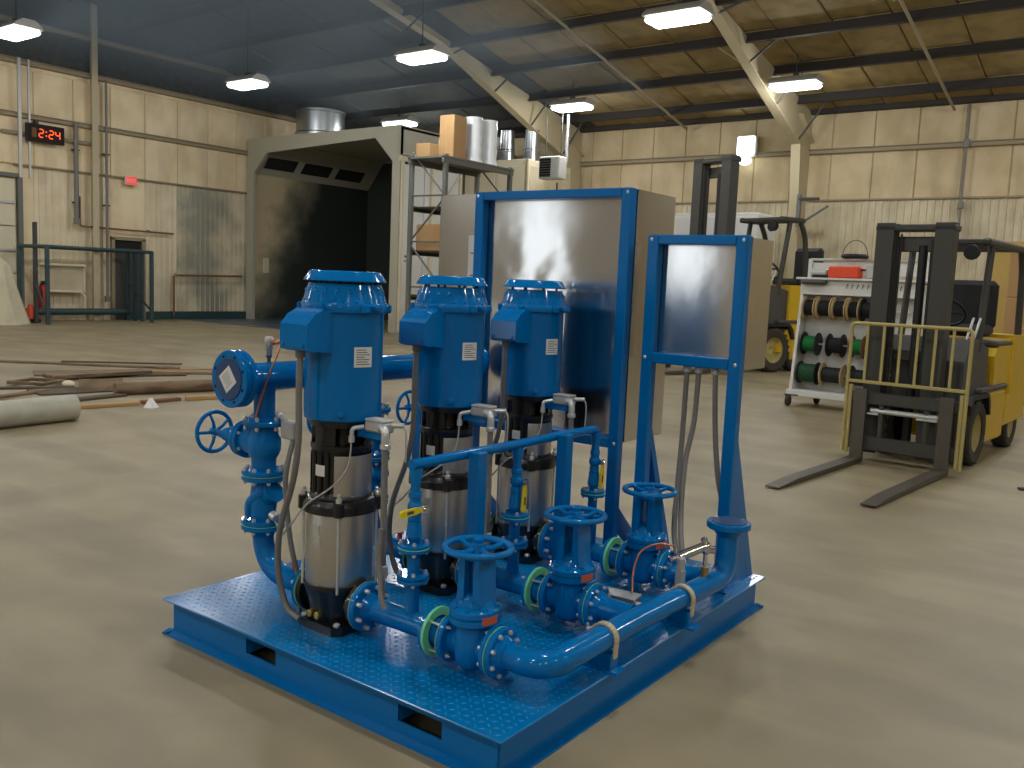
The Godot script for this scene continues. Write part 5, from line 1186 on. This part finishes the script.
	part("brace", G().tube([P[0] + Vector3(0, 0.2, 0), P[2] + Vector3(0, 1.0, 0)], 0.03, 6), M["teal steel"], t)
	part("brace", G().tube([P[3] + Vector3(0, 0.3, 0), P[4] + Vector3(0, 1.1, 0)], 0.03, 6), M["teal steel"], t)
	# tarp and cone
	var tg := Geo.new(); var fn := FastNoiseLite.new(); fn.seed = 4; fn.frequency = 0.9
	var nu := 40; var nv := 16
	var pt := func(i: int, j: int) -> Vector3:
		var a := TAU * i / nu; var k := float(j) / nv
		var fold := 0.09 * sin(a * 9.0 + 2.0 * fn.get_noise_1d(i * 0.9)) * k
		var r := lerpf(0.02, 0.42, minf(k * 3.0, 1.0)) + 0.33 * pow(k, 2.0) + fold
		var y := 1.85 * (1.0 - pow(k, 1.3)) - 0.12 * cos(a * 3.0) * k * (1.0 - k)
		return Vector3(cos(a) * r * 0.85, maxf(y, 0.0), sin(a) * r * 1.25)
	for i in nu:
		for j in nv:
			var a: Vector3 = pt.call(i, j); var b2: Vector3 = pt.call(i + 1, j); var c3: Vector3 = pt.call(i + 1, j + 1); var d2: Vector3 = pt.call(i, j + 1)
			tg.quad(a, b2, c3, d2, (a + c3) / 2 - Vector3(0, 0.3, 0))
	one("draped_tarp", tg, M["tarp"], "beige tarp draped over a tall pile at the left picture edge", "tarp", Vector3(-20.0, 0, -7.75))
	var cn := thing("traffic_cone", "orange-red cone with black foot beside the draped tarp", "cone", Vector3(-20.35, 0, -9.0))
	part("cone_foot", G().box(Vector3(0, 0.05, 0), Vector3(0.36, 0.1, 0.36), 0.02), M["black"], cn)
	part("cone_body", G().lathe([Vector2(0.16, 0.1), Vector2(0.05, 0.46), Vector2(0, 0.47)], 20), M["orange red"], cn)

func booth_and_rack() -> void:
	var b := thing("spray_booth", "large open-fronted grey metal spray booth with a dark inside", "booth", Vector3.ZERO)
	var x0 := -21.15; var x1 := -14.4; var z := -16.2; var top := 5.72
	var fr := PackedVector2Array([Vector2(x0, 0), Vector2(x0, top), Vector2(x1, top), Vector2(x1, 0), Vector2(x1 - 0.3, 0), Vector2(x1 - 0.3, 4.75), Vector2(x1 - 1.0, 5.42), Vector2(x0 + 0.95, 5.25), Vector2(x0 + 0.32, 4.65), Vector2(x0 + 0.32, 0)])
	part("front_frame", G().prism(fr, z - 0.1, z), M["booth steel"], b)
	part("roof_sheet", G().box(Vector3((x0 + x1) / 2, top - 0.06, -18.85), Vector3(x1 - x0, 0.1, 5.1)), M["booth steel"], b)
	part("rear_wall", G().box(Vector3((x0 + x1) / 2, 2.8, -21.45), Vector3(x1 - x0, 5.6, 0.06)), M["booth dark"], b)
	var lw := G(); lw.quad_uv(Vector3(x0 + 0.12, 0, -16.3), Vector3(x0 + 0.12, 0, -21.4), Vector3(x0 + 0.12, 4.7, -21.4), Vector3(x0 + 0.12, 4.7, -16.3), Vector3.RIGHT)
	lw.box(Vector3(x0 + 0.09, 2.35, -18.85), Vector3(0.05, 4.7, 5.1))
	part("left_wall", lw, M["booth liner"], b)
	var bf := PackedVector2Array([Vector2(x0 + 0.05, 4.65), Vector2(x0 + 0.12, 4.65), Vector2(x0 + 0.9, 5.6), Vector2(x0 + 0.8, 5.62)])
	part("baffle", G().prism(bf, -21.4, -16.3), M["booth steel"], b)
	for i in 3:
		var zc := -17.2 - i * 1.5
		part("exhaust_slot", G().box(Vector3.ZERO, Vector3(0.02, 0.42, 1.2)), M["dark void"], b, Vector3(x0 + 0.44, 5.02, zc), Basis(Vector3.BACK, -0.69))
	part("inner_right_wall", G().box(Vector3(x1 - 0.28, 2.8, -18.85), Vector3(0.04, 5.6, 5.1)), M["booth dark"], b)
	part("white_tab", G().box(Vector3(x0 + 0.16, 1.75, -16.85), Vector3(0.04, 0.5, 0.22), 0.01), M["cream"], b)
	# outer right side: white sheets between posts
	for i in 5: part("side_panel", G().box(Vector3(x1 - 0.06, 2.35, -16.75 - i * 1.0), Vector3(0.05, 4.68, 0.97), 0.008), M["white paint"], b)
	for i in 5: part("side_post", G().box(Vector3(x1 + 0.0, 2.38, -16.28 - i * 1.25), Vector3(0.12, 4.75, 0.1), 0.008), M["cream"], b)
	part("side_rail", G().box(Vector3(x1, 4.82, -18.8), Vector3(0.14, 0.14, 5.2), 0.01), M["cream"], b)
	part("roof_edge", G().box(Vector3(x1 - 0.05, 5.3, -18.8), Vector3(0.1, 0.75, 5.2)), M["booth steel"], b)
	part("side_brace", G().tube([Vector3(x1 + 0.02, 4.7, -18.8), Vector3(x1 + 0.02, 3.3, -17.6)], 0.03, 6), M["cream"], b)
	part("scribble_mark", G().box(Vector3(x1 - 0.03, 2.15, -16.6), Vector3(0.01, 0.05, 0.2)).box(Vector3(x1 - 0.03, 2.02, -16.6), Vector3(0.01, 0.03, 0.24)), M["print"], b)
	part("exhaust_duct", G().lathe([Vector2(0.78, 5.7), Vector2(0.78, 5.86), Vector2(0.74, 5.9), Vector2(0.74, 6.48), Vector2(0.77, 6.5), Vector2(0.77, 6.56), Vector2(0.72, 6.58), Vector2(0, 6.6)], 40, Transform3D(Basis(), Vector3(-18.85, 0, -17.2))), M["galvanised"], b)
	struct("floor", G().box(Vector3(-18.6, 0.003, -15.6), Vector3(5.4, 0.006, 3.6)), M["blue overspray"], "blue overspray patch on the concrete before the booth", "floor")
	# tall cream cupboard beyond the rack, ducts lying on it
	var e := thing("tall_cupboard", "tall cream sheet-metal enclosure behind the loaded rack", "enclosure", Vector3(-13.1, 0, -19.9))
	part("body", G().box(Vector3(0, 2.52, 0), Vector3(2.3, 5.04, 2.2), 0.02), M["cream"], e)
	part("front_panel", G().box(Vector3(-0.5, 2.5, 1.11), Vector3(1.0, 4.7, 0.03), 0.01).box(Vector3(0.58, 2.5, 1.11), Vector3(1.0, 4.7, 0.03), 0.01), M["cream"], e)
	part("side_panel", G().box(Vector3(1.16, 2.5, 0), Vector3(0.03, 4.7, 2.0), 0.01), M["liner tan"], e)
	part("edge_strip", G().box(Vector3(1.13, 2.52, 1.1), Vector3(0.05, 5.0, 0.06)), M["girt"], e)
	var dl := ["shiny galvanised duct on the cream enclosure, the left of two", "shiny galvanised duct on the cream enclosure, nearer the white heater"]
	var dp := [Vector3(-13.1, 5.04, -19.3), Vector3(-12.35, 5.04, -19.5)]
	for i in 2:
		var d := thing("galvanised_duct", dl[i], "duct", dp[i], 0.0, "ducts on the enclosure")
		part("duct_body", G().lathe([Vector2(0.26, 0.0), Vector2(0.25, 0.04), Vector2(0.23, 0.3), Vector2(0.2, 0.86), Vector2(0.21, 0.9), Vector2(0.16, 0.9), Vector2(0.16, 0.2), Vector2(0, 0.2)], 28), M["galvanised"], d)
		part("duct_collar", G().lathe([Vector2(0.235, 0.28), Vector2(0.245, 0.3), Vector2(0.242, 0.34), Vector2(0.228, 0.36)], 28), M["galvanised"], d)
	var el := thing("galvanised_duct", "dark bent duct elbow lying left of the shiny ducts", "duct", Vector3(-13.85, 5.04, -19.5), 0.0, "ducts on the enclosure")
	part("elbow", G().tube(fillet([Vector3(-0.1, 0.2, 0.2), Vector3(0.1, 0.24, 0), Vector3(0.25, 0.75, -0.1)], 0.25), 0.19, 16), M["aluminium"], el)
	part("flange_ring", G().tube(circle_pts(Vector3(0.25, 0.75, -0.1), Vector3(0.15, 0.5, -0.1), 0.2), 0.015, 6, true), M["galvanised"], el)
	# white unit heater
	var hv := thing("unit_heater", "white box heater with dark louvres hung high on the back wall", "heater", Vector3(-10.82, 4.67, -18.4))
	part("casing", G().box(Vector3.ZERO, Vector3(0.66, 0.6, 0.4), 0.03), M["white paint"], hv)
	part("grille_back", G().box(Vector3(-0.11, 0, 0.202), Vector3(0.36, 0.5, 0.006)), M["dark void"], hv)
	for i in 8: part("louvre_slat", G().box(Vector3(-0.11, -0.23 + i * 0.066, 0.215), Vector3(0.36, 0.012, 0.04), 0.0, Transform3D(Basis(), Vector3.ZERO)), M["grey conduit"], hv)
	part("hanger_rod", G().cyl(Vector3(-0.25, 0.3, 0), Vector3(-0.25, 1.7, 0), 0.012, 6).cyl(Vector3(0.25, 0.3, 0), Vector3(0.25, 1.7, 0), 0.012, 6), M["rack dark"], hv)
	part("vent_pipe", G().tube(fillet([Vector3(0.1, 0.1, -0.19), Vector3(0.1, 0.1, -0.5), Vector3(0.1, 1.5, -0.5)], 0.12), 0.05, 12), M["galvanised"], hv)
	part("gas_pipe", G().tube(fillet([Vector3(0.1, -0.38, -0.1), Vector3(0.1, -0.6, -0.1), Vector3(0.1, -0.6, -1.6), Vector3(0.1, -2.4, -1.6)], 0.06), 0.025, 8), M["rust"], hv)
	# pallet rack
	var r := thing("storage_rack", "grey-green steel pallet rack with boxes on its top deck", "rack", Vector3.ZERO)
	var rx := [-11.4, -10.36]; var rz := [-13.5, -15.9]
	for xx in rx:
		for zz in rz:
			part("upright", G().box(Vector3(xx, 2.18, zz), Vector3(0.1, 4.36, 0.1), 0.008), M["rack grey"], r)
			part("foot_plate", G().box(Vector3(xx, 0.006, zz), Vector3(0.16, 0.012, 0.16)), M["rack grey"], r)
	for zz in rz:
		for k in 4:
			var y0 := 0.3 + k * 1.05
			part("brace", G().tube([Vector3(rx[k % 2], y0, zz), Vector3(rx[1 - k % 2], y0 + 1.0, zz)], 0.022, 6), M["rack grey"], r)
			part("brace", G().tube([Vector3(rx[0], y0, zz), Vector3(rx[1], y0, zz)], 0.022, 6), M["rack grey"], r)
	for y in [1.1, 2.15, 3.16]:
		for xx in rx: part("beam", G().box(Vector3(xx, y, -14.7), Vector3(0.06, 0.13, 2.4), 0.006), M["rack dark"], r)
		part("shelf_deck", G().box(Vector3(-10.88, y + 0.03, -14.7), Vector3(1.0, 0.03, 2.3)), M["rack dark"], r)
	for xx in rx: part("top_beam", G().box(Vector3(xx, 4.24, -14.7), Vector3(0.07, 0.15, 2.6), 0.006), M["rack grey"], r)
	part("top_deck", G().box(Vector3(-10.88, 4.3, -14.7), Vector3(1.15, 0.05, 2.6), 0.006), M["rack grey"], r)
	var Y := 4.325
	var bx := [["tall cardboard box standing upright on the rack's top deck", Vector3(-10.78, Y, -14.2), Vector3(0.42, 1.0, 0.5), "cardboard"], ["small pale cardboard box at the left end of the rack's top deck", Vector3(-11.13, Y, -13.72), Vector3(0.4, 0.32, 0.36), "kraft"]]
	for k in bx:
		var s: Vector3 = k[2]
		var t := thing("cardboard_box", k[0], "box", k[1], 0.06, "boxes on the rack")
		part("box_body", G().box(Vector3(0, s.y / 2, 0), s, 0.012), M[k[3]], t)
		part("tape_strip", G().box(Vector3(0, s.y / 2, s.z / 2 + 0.001), Vector3(0.06, s.y * 0.98, 0.003)).box(Vector3(0, s.y + 0.001, 0), Vector3(0.06, 0.003, s.z * 0.98)), M["kraft"], t)
	var lb := thing("cardboard_box", "long cardboard box lying on the rack's middle shelf", "box", Vector3(-10.9, 2.2, -14.1), 0.0, "boxes on the rack")
	part("box_body", G().box(Vector3(0, 0.3, 0), Vector3(0.9, 0.6, 0.9), 0.012), M["kraft"], lb)
	part("box_flap", G().box(Vector3(0, 0.605, 0.2), Vector3(0.88, 0.012, 0.44)).box(Vector3(0, 0.605, -0.22), Vector3(0.88, 0.012, 0.42)), M["cardboard"], lb)
	var rl := ["roll wrapped in shiny clear plastic on the rack, next to the tall box", "second plastic-wrapped roll on the rack, at its right end"]
	for i in 2:
		var t := thing("wrapped_roll", rl[i], "roll", Vector3(-10.72 + 0.06 * i, Y, -14.88 - i * 0.5), 0.0, "plastic-wrapped rolls")
		part("roll_core", G().cyl(Vector3.ZERO, Vector3(0, 1.05, 0), 0.2, 24, 0.01), M["white paint"], t)
		var wr := []
		for k in 13: wr.append(Vector2(0.212 + 0.012 * sin(k * 2.1) + (0.05 if k == 0 else 0.0), k * 0.09))
		wr.append(Vector2(0.05, 1.1))
		part("plastic_wrap", G().lathe(wr, 20), M["plastic wrap"], t)
	var can := ["pale tin on the rack's top deck behind the small box", "grey tin beside the tall cardboard box"]
	for i in 2:
		var t := thing("tin", can[i], "tin", Vector3(-11.2 + i * 0.18, Y, -14.35 - i * 0.35), 0.0, "tins on the rack")
		part("tin_body", G().cyl(Vector3.ZERO, Vector3(0, 0.34 + 0.2 * (1 - i), 0), 0.12, 18, 0.01), M["cream"] if i == 0 else M["aluminium"], t)
		part("tin_lid", G().cyl(Vector3(0, 0.34 + 0.2 * (1 - i), 0), Vector3(0, 0.36 + 0.2 * (1 - i), 0), 0.125, 18, 0.004), M["aluminium"], t)

func back_wall_things() -> void:
	var w := thing("wall_light", "bright square wall light glowing on the back wall above the tall mast", "lamp", Vector3(-6.74, 5.52, -21.72))
	part("light_housing", G().box(Vector3(0, 0, -0.08), Vector3(0.56, 0.56, 0.16), 0.04), M["white paint"], w)
	part("light_lens", G().box(Vector3(0, 0, 0.03), Vector3(0.5, 0.5, 0.08), 0.035), M["lamp lens"], w)
	part("lower_lens", G().ball(Vector3(0, -0.4, 0.02), Vector3(0.19, 0.12, 0.1), 16, 10), M["lamp lens"], w)
	var l := AreaLight3D.new(); l.name = "wall_light_lamp"; l.area_size = Vector2(0.48, 0.48); l.light_energy = 1.5; l.light_color = Color(1, 0.98, 0.94); l.area_range = 60.0; l.shadow_enabled = true; l.position = Vector3(0, 0, 0.09); l.rotation.y = PI; w.add_child(l)
	var m := thing("emergency_light", "small pale twin-head emergency light between the posts of the tall mast", "lamp", Vector3(-7.38, 4.55, -21.9))
	part("battery_box", G().box(Vector3.ZERO, Vector3(0.26, 0.18, 0.1), 0.02), M["white paint"], m)
	for s in [-0.09, 0.09]: part("lamp_head", G().cyl(Vector3(s, 0.12, 0), Vector3(s, 0.12, 0.09), 0.06, 12, 0.01), M["label white"], m)
	var s := thing("white_cabinet", "big plain white cabinet against the back wall behind the tall mast", "cabinet", Vector3(-6.3, 0, -19.7))
	part("body", G().box(Vector3(0, 1.74, 0), Vector3(2.2, 3.48, 1.3), 0.02), M["white paint"], s)
	for x in [-0.54, 0.54]:
		var d := part("cabinet_door", G().box(Vector3(x, 1.74, 0.66), Vector3(1.04, 3.3, 0.03), 0.01), M["white paint"], s)
		part("door_handle", G().box(Vector3(x - signf(x) * 0.42, 1.5, 0.69), Vector3(0.03, 0.2, 0.04), 0.008), M["chrome"], d)
	var k := thing("wall_bracket", "grey steel bracket arm on the wall beside the right portal column", "bracket", Vector3(-4.9, 0, -21.0))
	part("arm", G().box(Vector3(0.25, 3.98, 0), Vector3(0.5, 0.07, 0.12), 0.01), M["rack dark"], k)
	part("strut", G().tube([Vector3(0.05, 3.35, 0), Vector3(0.75, 3.8, 0)], 0.03, 6), M["rack grey"], k)
	part("clamp", G().box(Vector3(0.0, 3.7, 0), Vector3(0.1, 0.8, 0.1), 0.01), M["rack grey"], k)
	var c := thing("wall_conduit", "thin grey conduit down the back wall, top right of the picture", "conduit", Vector3(-1.27, 0, -21.85))
	part("conduit_tube", G().cyl(Vector3(0, 2.6, 0), Vector3(0, 6.2, 0), 0.03, 8), M["grey conduit"], c)
	part("conduit_box", G().box(Vector3(0, 3.85, 0.0), Vector3(0.12, 0.16, 0.1), 0.01).box(Vector3(0, 5.3, 0.0), Vector3(0.14, 0.2, 0.1), 0.01), M["grey conduit"], c)
	var y := thing("yellow_cabinet", "tall yellow steel cabinet behind the nearer forklift's guard post", "cabinet", Vector3(1.02, 0, -15.6))
	part("body", G().box(Vector3(0, 1.3, 0), Vector3(1.0, 2.6, 0.6), 0.02), M["dull yellow"], y)
	for x in [-0.245, 0.245]:
		var d := part("cabinet_door", G().box(Vector3(x, 1.32, 0.31), Vector3(0.47, 2.4, 0.03), 0.008), M["dull yellow"], y)
		part("door_handle", G().box(Vector3(x - signf(x) * 0.17, 1.2, 0.335), Vector3(0.03, 0.16, 0.03), 0.006), M["black"], d)
	var bl := ["brown cardboard box, topmost of the stack at the right picture edge", "brown cardboard box under the topmost one at the right picture edge", "brown cardboard box at the bottom of the stack at the right picture edge"]
	for i in 3:
		var t := thing("cardboard_box", bl[i], "box", Vector3(1.55, 0.14 + (2 - i) * 0.75, -13.2), 0.0, "cardboard boxes at the right edge")
		part("box_body", G().box(Vector3(0, 0.375, 0), Vector3(0.7, 0.74, 0.7), 0.012), M["cardboard"], t)
		part("tape_strip", G().box(Vector3(0, 0.375, 0.352), Vector3(0.07, 0.73, 0.003)), M["kraft"], t)
	var p := thing("pallet", "blue pallet on the floor under the cardboard boxes, behind the forklift", "pallet", Vector3(1.65, 0, -13.0))
	for i in 5: part("plank", G().box(Vector3(0, 0.125, -0.5 + i * 0.25), Vector3(1.15, 0.022, 0.16), 0.004), M["blue steel"], p)
	for x in [-0.52, 0.0, 0.52]: part("runner", G().box(Vector3(x, 0.057, 0), Vector3(0.09, 0.113, 1.16), 0.004), M["cream"], p)
	var wb := thing("work_bench", "cluttered grey bench against the back wall seen through the forklift mast", "bench", Vector3(0.2, 0, -20.6))
	part("bench_top", G().box(Vector3(0, 0.92, 0), Vector3(2.4, 0.06, 0.8), 0.008), M["aluminium"], wb)
	for q in [Vector2(-1.1, -0.3), Vector2(1.1, -0.3), Vector2(-1.1, 0.3), Vector2(1.1, 0.3)]: part("leg", G().box(Vector3(q.x, 0.445, q.y), Vector3(0.07, 0.89, 0.07)), M["rack grey"], wb)
	var mc := thing("bench_machine", "white machine with grey hood standing on the bench behind the forklift", "machine", Vector3(-0.35, 0.95, -20.6))
	part("machine_body", G().box(Vector3(0, 0.35, 0), Vector3(0.9, 0.7, 0.55), 0.03), M["white paint"], mc)
	part("machine_hood", G().box(Vector3(0, 0.78, 0), Vector3(0.95, 0.16, 0.6), 0.04), M["aluminium"], mc)
	var mc2 := thing("bench_machine", "second pale machine on the bench, seen under the forklift's guard", "machine", Vector3(0.75, 0.95, -20.6))
	part("machine_body", G().box(Vector3(0, 0.4, 0), Vector3(0.7, 0.8, 0.5), 0.03), M["cream"], mc2)
	part("machine_window", G().box(Vector3(0, 0.45, 0.255), Vector3(0.5, 0.35, 0.01)), M["grey dark"], mc2)

func board(label: String, a: Vector2, b: Vector2, w: float, th: float, m: String, y := 0.0, called := "loose_board", lift := 0.0) -> void: # a plank from a to b on the floor, in x and z
	var d := b - a
	var t := one(called, G().box(Vector3.ZERO, Vector3(d.length(), th, w), minf(th * 0.2, 0.006)), M[m], label, "board" if called == "loose_board" else "metal strip", Vector3((a.x + b.x) / 2, y + th / 2 + lift / 2, (a.y + b.y) / 2))
	t.transform.basis = Basis(Vector3.UP, atan2(-d.y, d.x)) * Basis(Vector3.BACK, atan2(lift, d.length()))
	t.set_meta("group", "scrap boards on the floor")

func floor_things() -> void:
	var p := thing("concrete_pipe", "thick pale grey pipe lying on the floor at the left picture edge", "pipe", Vector3(-5.42, 0.128, 0))
	part("pipe_wall", G().lathe([Vector2(0.115, 0.0), Vector2(0.124, -0.004), Vector2(0.128, 0.004), Vector2(0.128, 2.6), Vector2(0.115, 2.6), Vector2(0.115, 0.0)], 40, Transform3D(Basis(Vector3(1, 0, 0), Vector3(0.08, 0, 1).normalized(), Vector3(0, -1, 0)), Vector3(0, 0, -2.42))), M["concrete pipe"], p)
	part("seam_band", G().lathe([Vector2(0.128, 0.0), Vector2(0.1295, 0.003), Vector2(0.1295, 0.012), Vector2(0.128, 0.015)], 40, Transform3D(Basis(Vector3(1, 0, 0), Vector3(0.08, 0, 1).normalized(), Vector3(0, -1, 0)), Vector3(0.005, 0, -2.33))), M["aluminium"], p)
	var r := one("rusty_pipe", G().cyl(Vector3(-6.85, 0.075, -3.65), Vector3(-6.2, 0.075, -6.2), 0.075, 24, 0.004), M["old wood"], "long brown pipe lying behind the pale pipe, reaching behind the blank flange", "pipe")
	board("long thin tan board, farthest back of the scrap on the floor", Vector2(-11.2, -4.2), Vector2(-9.0, -5.9), 0.14, 0.03, "old wood")
	board("dark thin strip beside the farthest board of the scrap", Vector2(-10.5, -4.85), Vector2(-9.3, -6.15), 0.1, 0.02, "dark wood", 0.031)
	board("broad pale board with a dark edge, in the middle of the scrap", Vector2(-8.6, -3.7), Vector2(-8.55, -5.1), 0.3, 0.05, "old wood", 0.03)
	board("short dark timber under the broad pale board", Vector2(-8.75, -4.3), Vector2(-8.2, -5.5), 0.12, 0.03, "dark wood", 0.0)
	board("thin dark board at the left edge before the square scrap frame", Vector2(-8.2, -2.6), Vector2(-7.7, -3.6), 0.12, 0.025, "dark wood")
	board("tan board at the left edge slanting towards the pale pipe", Vector2(-7.1, -2.1), Vector2(-7.6, -3.2), 0.12, 0.03, "old wood")
	board("dark board right behind the end of the pale pipe", Vector2(-6.6, -2.7), Vector2(-6.75, -3.7), 0.16, 0.03, "dark wood")
	board("long dark plank running towards the brown pipe", Vector2(-7.9, -3.9), Vector2(-6.9, -4.6), 0.12, 0.05, "dark wood", 0.0)
	board("flat tan plank lying along the brown pipe's near end", Vector2(-7.05, -4.0), Vector2(-6.75, -5.0), 0.18, 0.05, "old wood", 0.0)
	board("tan plank beside the pale pipe's cut end", Vector2(-6.1, -2.75), Vector2(-5.98, -3.45), 0.09, 0.04, "wood")
	board("reddish short plank beyond the tan plank at the pipe's cut end", Vector2(-6.02, -3.5), Vector2(-6.05, -4.0), 0.08, 0.04, "rust")
	board("bright yellow timber lying below the blank flange", Vector2(-6.0, -4.05), Vector2(-5.85, -4.75), 0.07, 0.05, "wood")
	board("thin grey strip lying across the scrap near the blank flange", Vector2(-8.4, -5.6), Vector2(-7.4, -6.6), 0.05, 0.02, "rack grey", 0.0, "metal_strip")
	board("bent brown strip, farthest right of the scrap", Vector2(-7.3, -5.3), Vector2(-6.9, -6.6), 0.06, 0.02, "rust", 0.0, "metal_strip")
	board("wide flat brown sheet of ply at the back of the scrap, behind the tan boards", Vector2(-9.4, -3.9), Vector2(-8.3, -6.4), 0.6, 0.02, "old wood")
	board("wide dark sheet lying flat in the scrap before the long brown pipe", Vector2(-7.5, -3.0), Vector2(-7.3, -4.4), 0.5, 0.02, "dark wood")
	board("flat grey-brown sheet at the left edge behind the pale pipe", Vector2(-6.7, -1.6), Vector2(-6.9, -2.6), 0.45, 0.025, "old wood")
	board("long thin lath leaning over the wide brown sheet of ply", Vector2(-9.0, -4.6), Vector2(-8.0, -6.2), 0.06, 0.03, "wood", 0.02)
	var f := thing("square_frame", "small square wooden frame lying in the scrap at the left", "frame", Vector3(-8.25, 0.02, -3.4), 0.5)
	for e in [[0.0, 0.2, 0.5, 0.06], [0.0, -0.2, 0.5, 0.06], [0.22, 0.0, 0.06, 0.34], [-0.22, 0.0, 0.06, 0.34]]: part("frame_bar", G().box(Vector3(e[0], 0.02, e[1]), Vector3(e[2], 0.04, e[3]), 0.005), M["old wood"], f)
	var a := thing("angle_offcut", "folded tan sheet offcut standing as a low tent in the scrap", "offcut", Vector3(-7.35, 0, -3.75), 1.1)
	part("sheet_face", G().box(Vector3.ZERO, Vector3(0.5, 0.012, 0.22), 0.0), M["old wood"], a, Vector3(0, 0.07, 0.09), Basis(Vector3.RIGHT, 0.7))
	part("sheet_face", G().box(Vector3.ZERO, Vector3(0.5, 0.012, 0.22), 0.0), M["wood"], a, Vector3(0, 0.07, -0.075), Basis(Vector3.RIGHT, -0.7))
	one("crumpled_paper", G().ball(Vector3(0, 0.05, 0), Vector3(0.11, 0.05, 0.07), 7, 5), M["cream"], "pale crumpled lump in the middle of the scrap", "paper", Vector3(-7.75, 0, -3.55), 0.0, "")
	one("white_scrap", G().lathe([Vector2(0.09, 0.0), Vector2(0.02, 0.1), Vector2(0, 0.1)], 5), M["label white"], "small white pointed scrap on the floor before the reddish plank", "scrap", Vector3(-5.75, 0, -3.45))
	one("floor_scrap", G().box(Vector3(0, 0.012, 0), Vector3(0.12, 0.024, 0.05), 0.006), M["grey dark"], "small dark scrap on the floor at the right picture edge", "scrap", Vector3(2.42, 0, -6.45), 0.4)
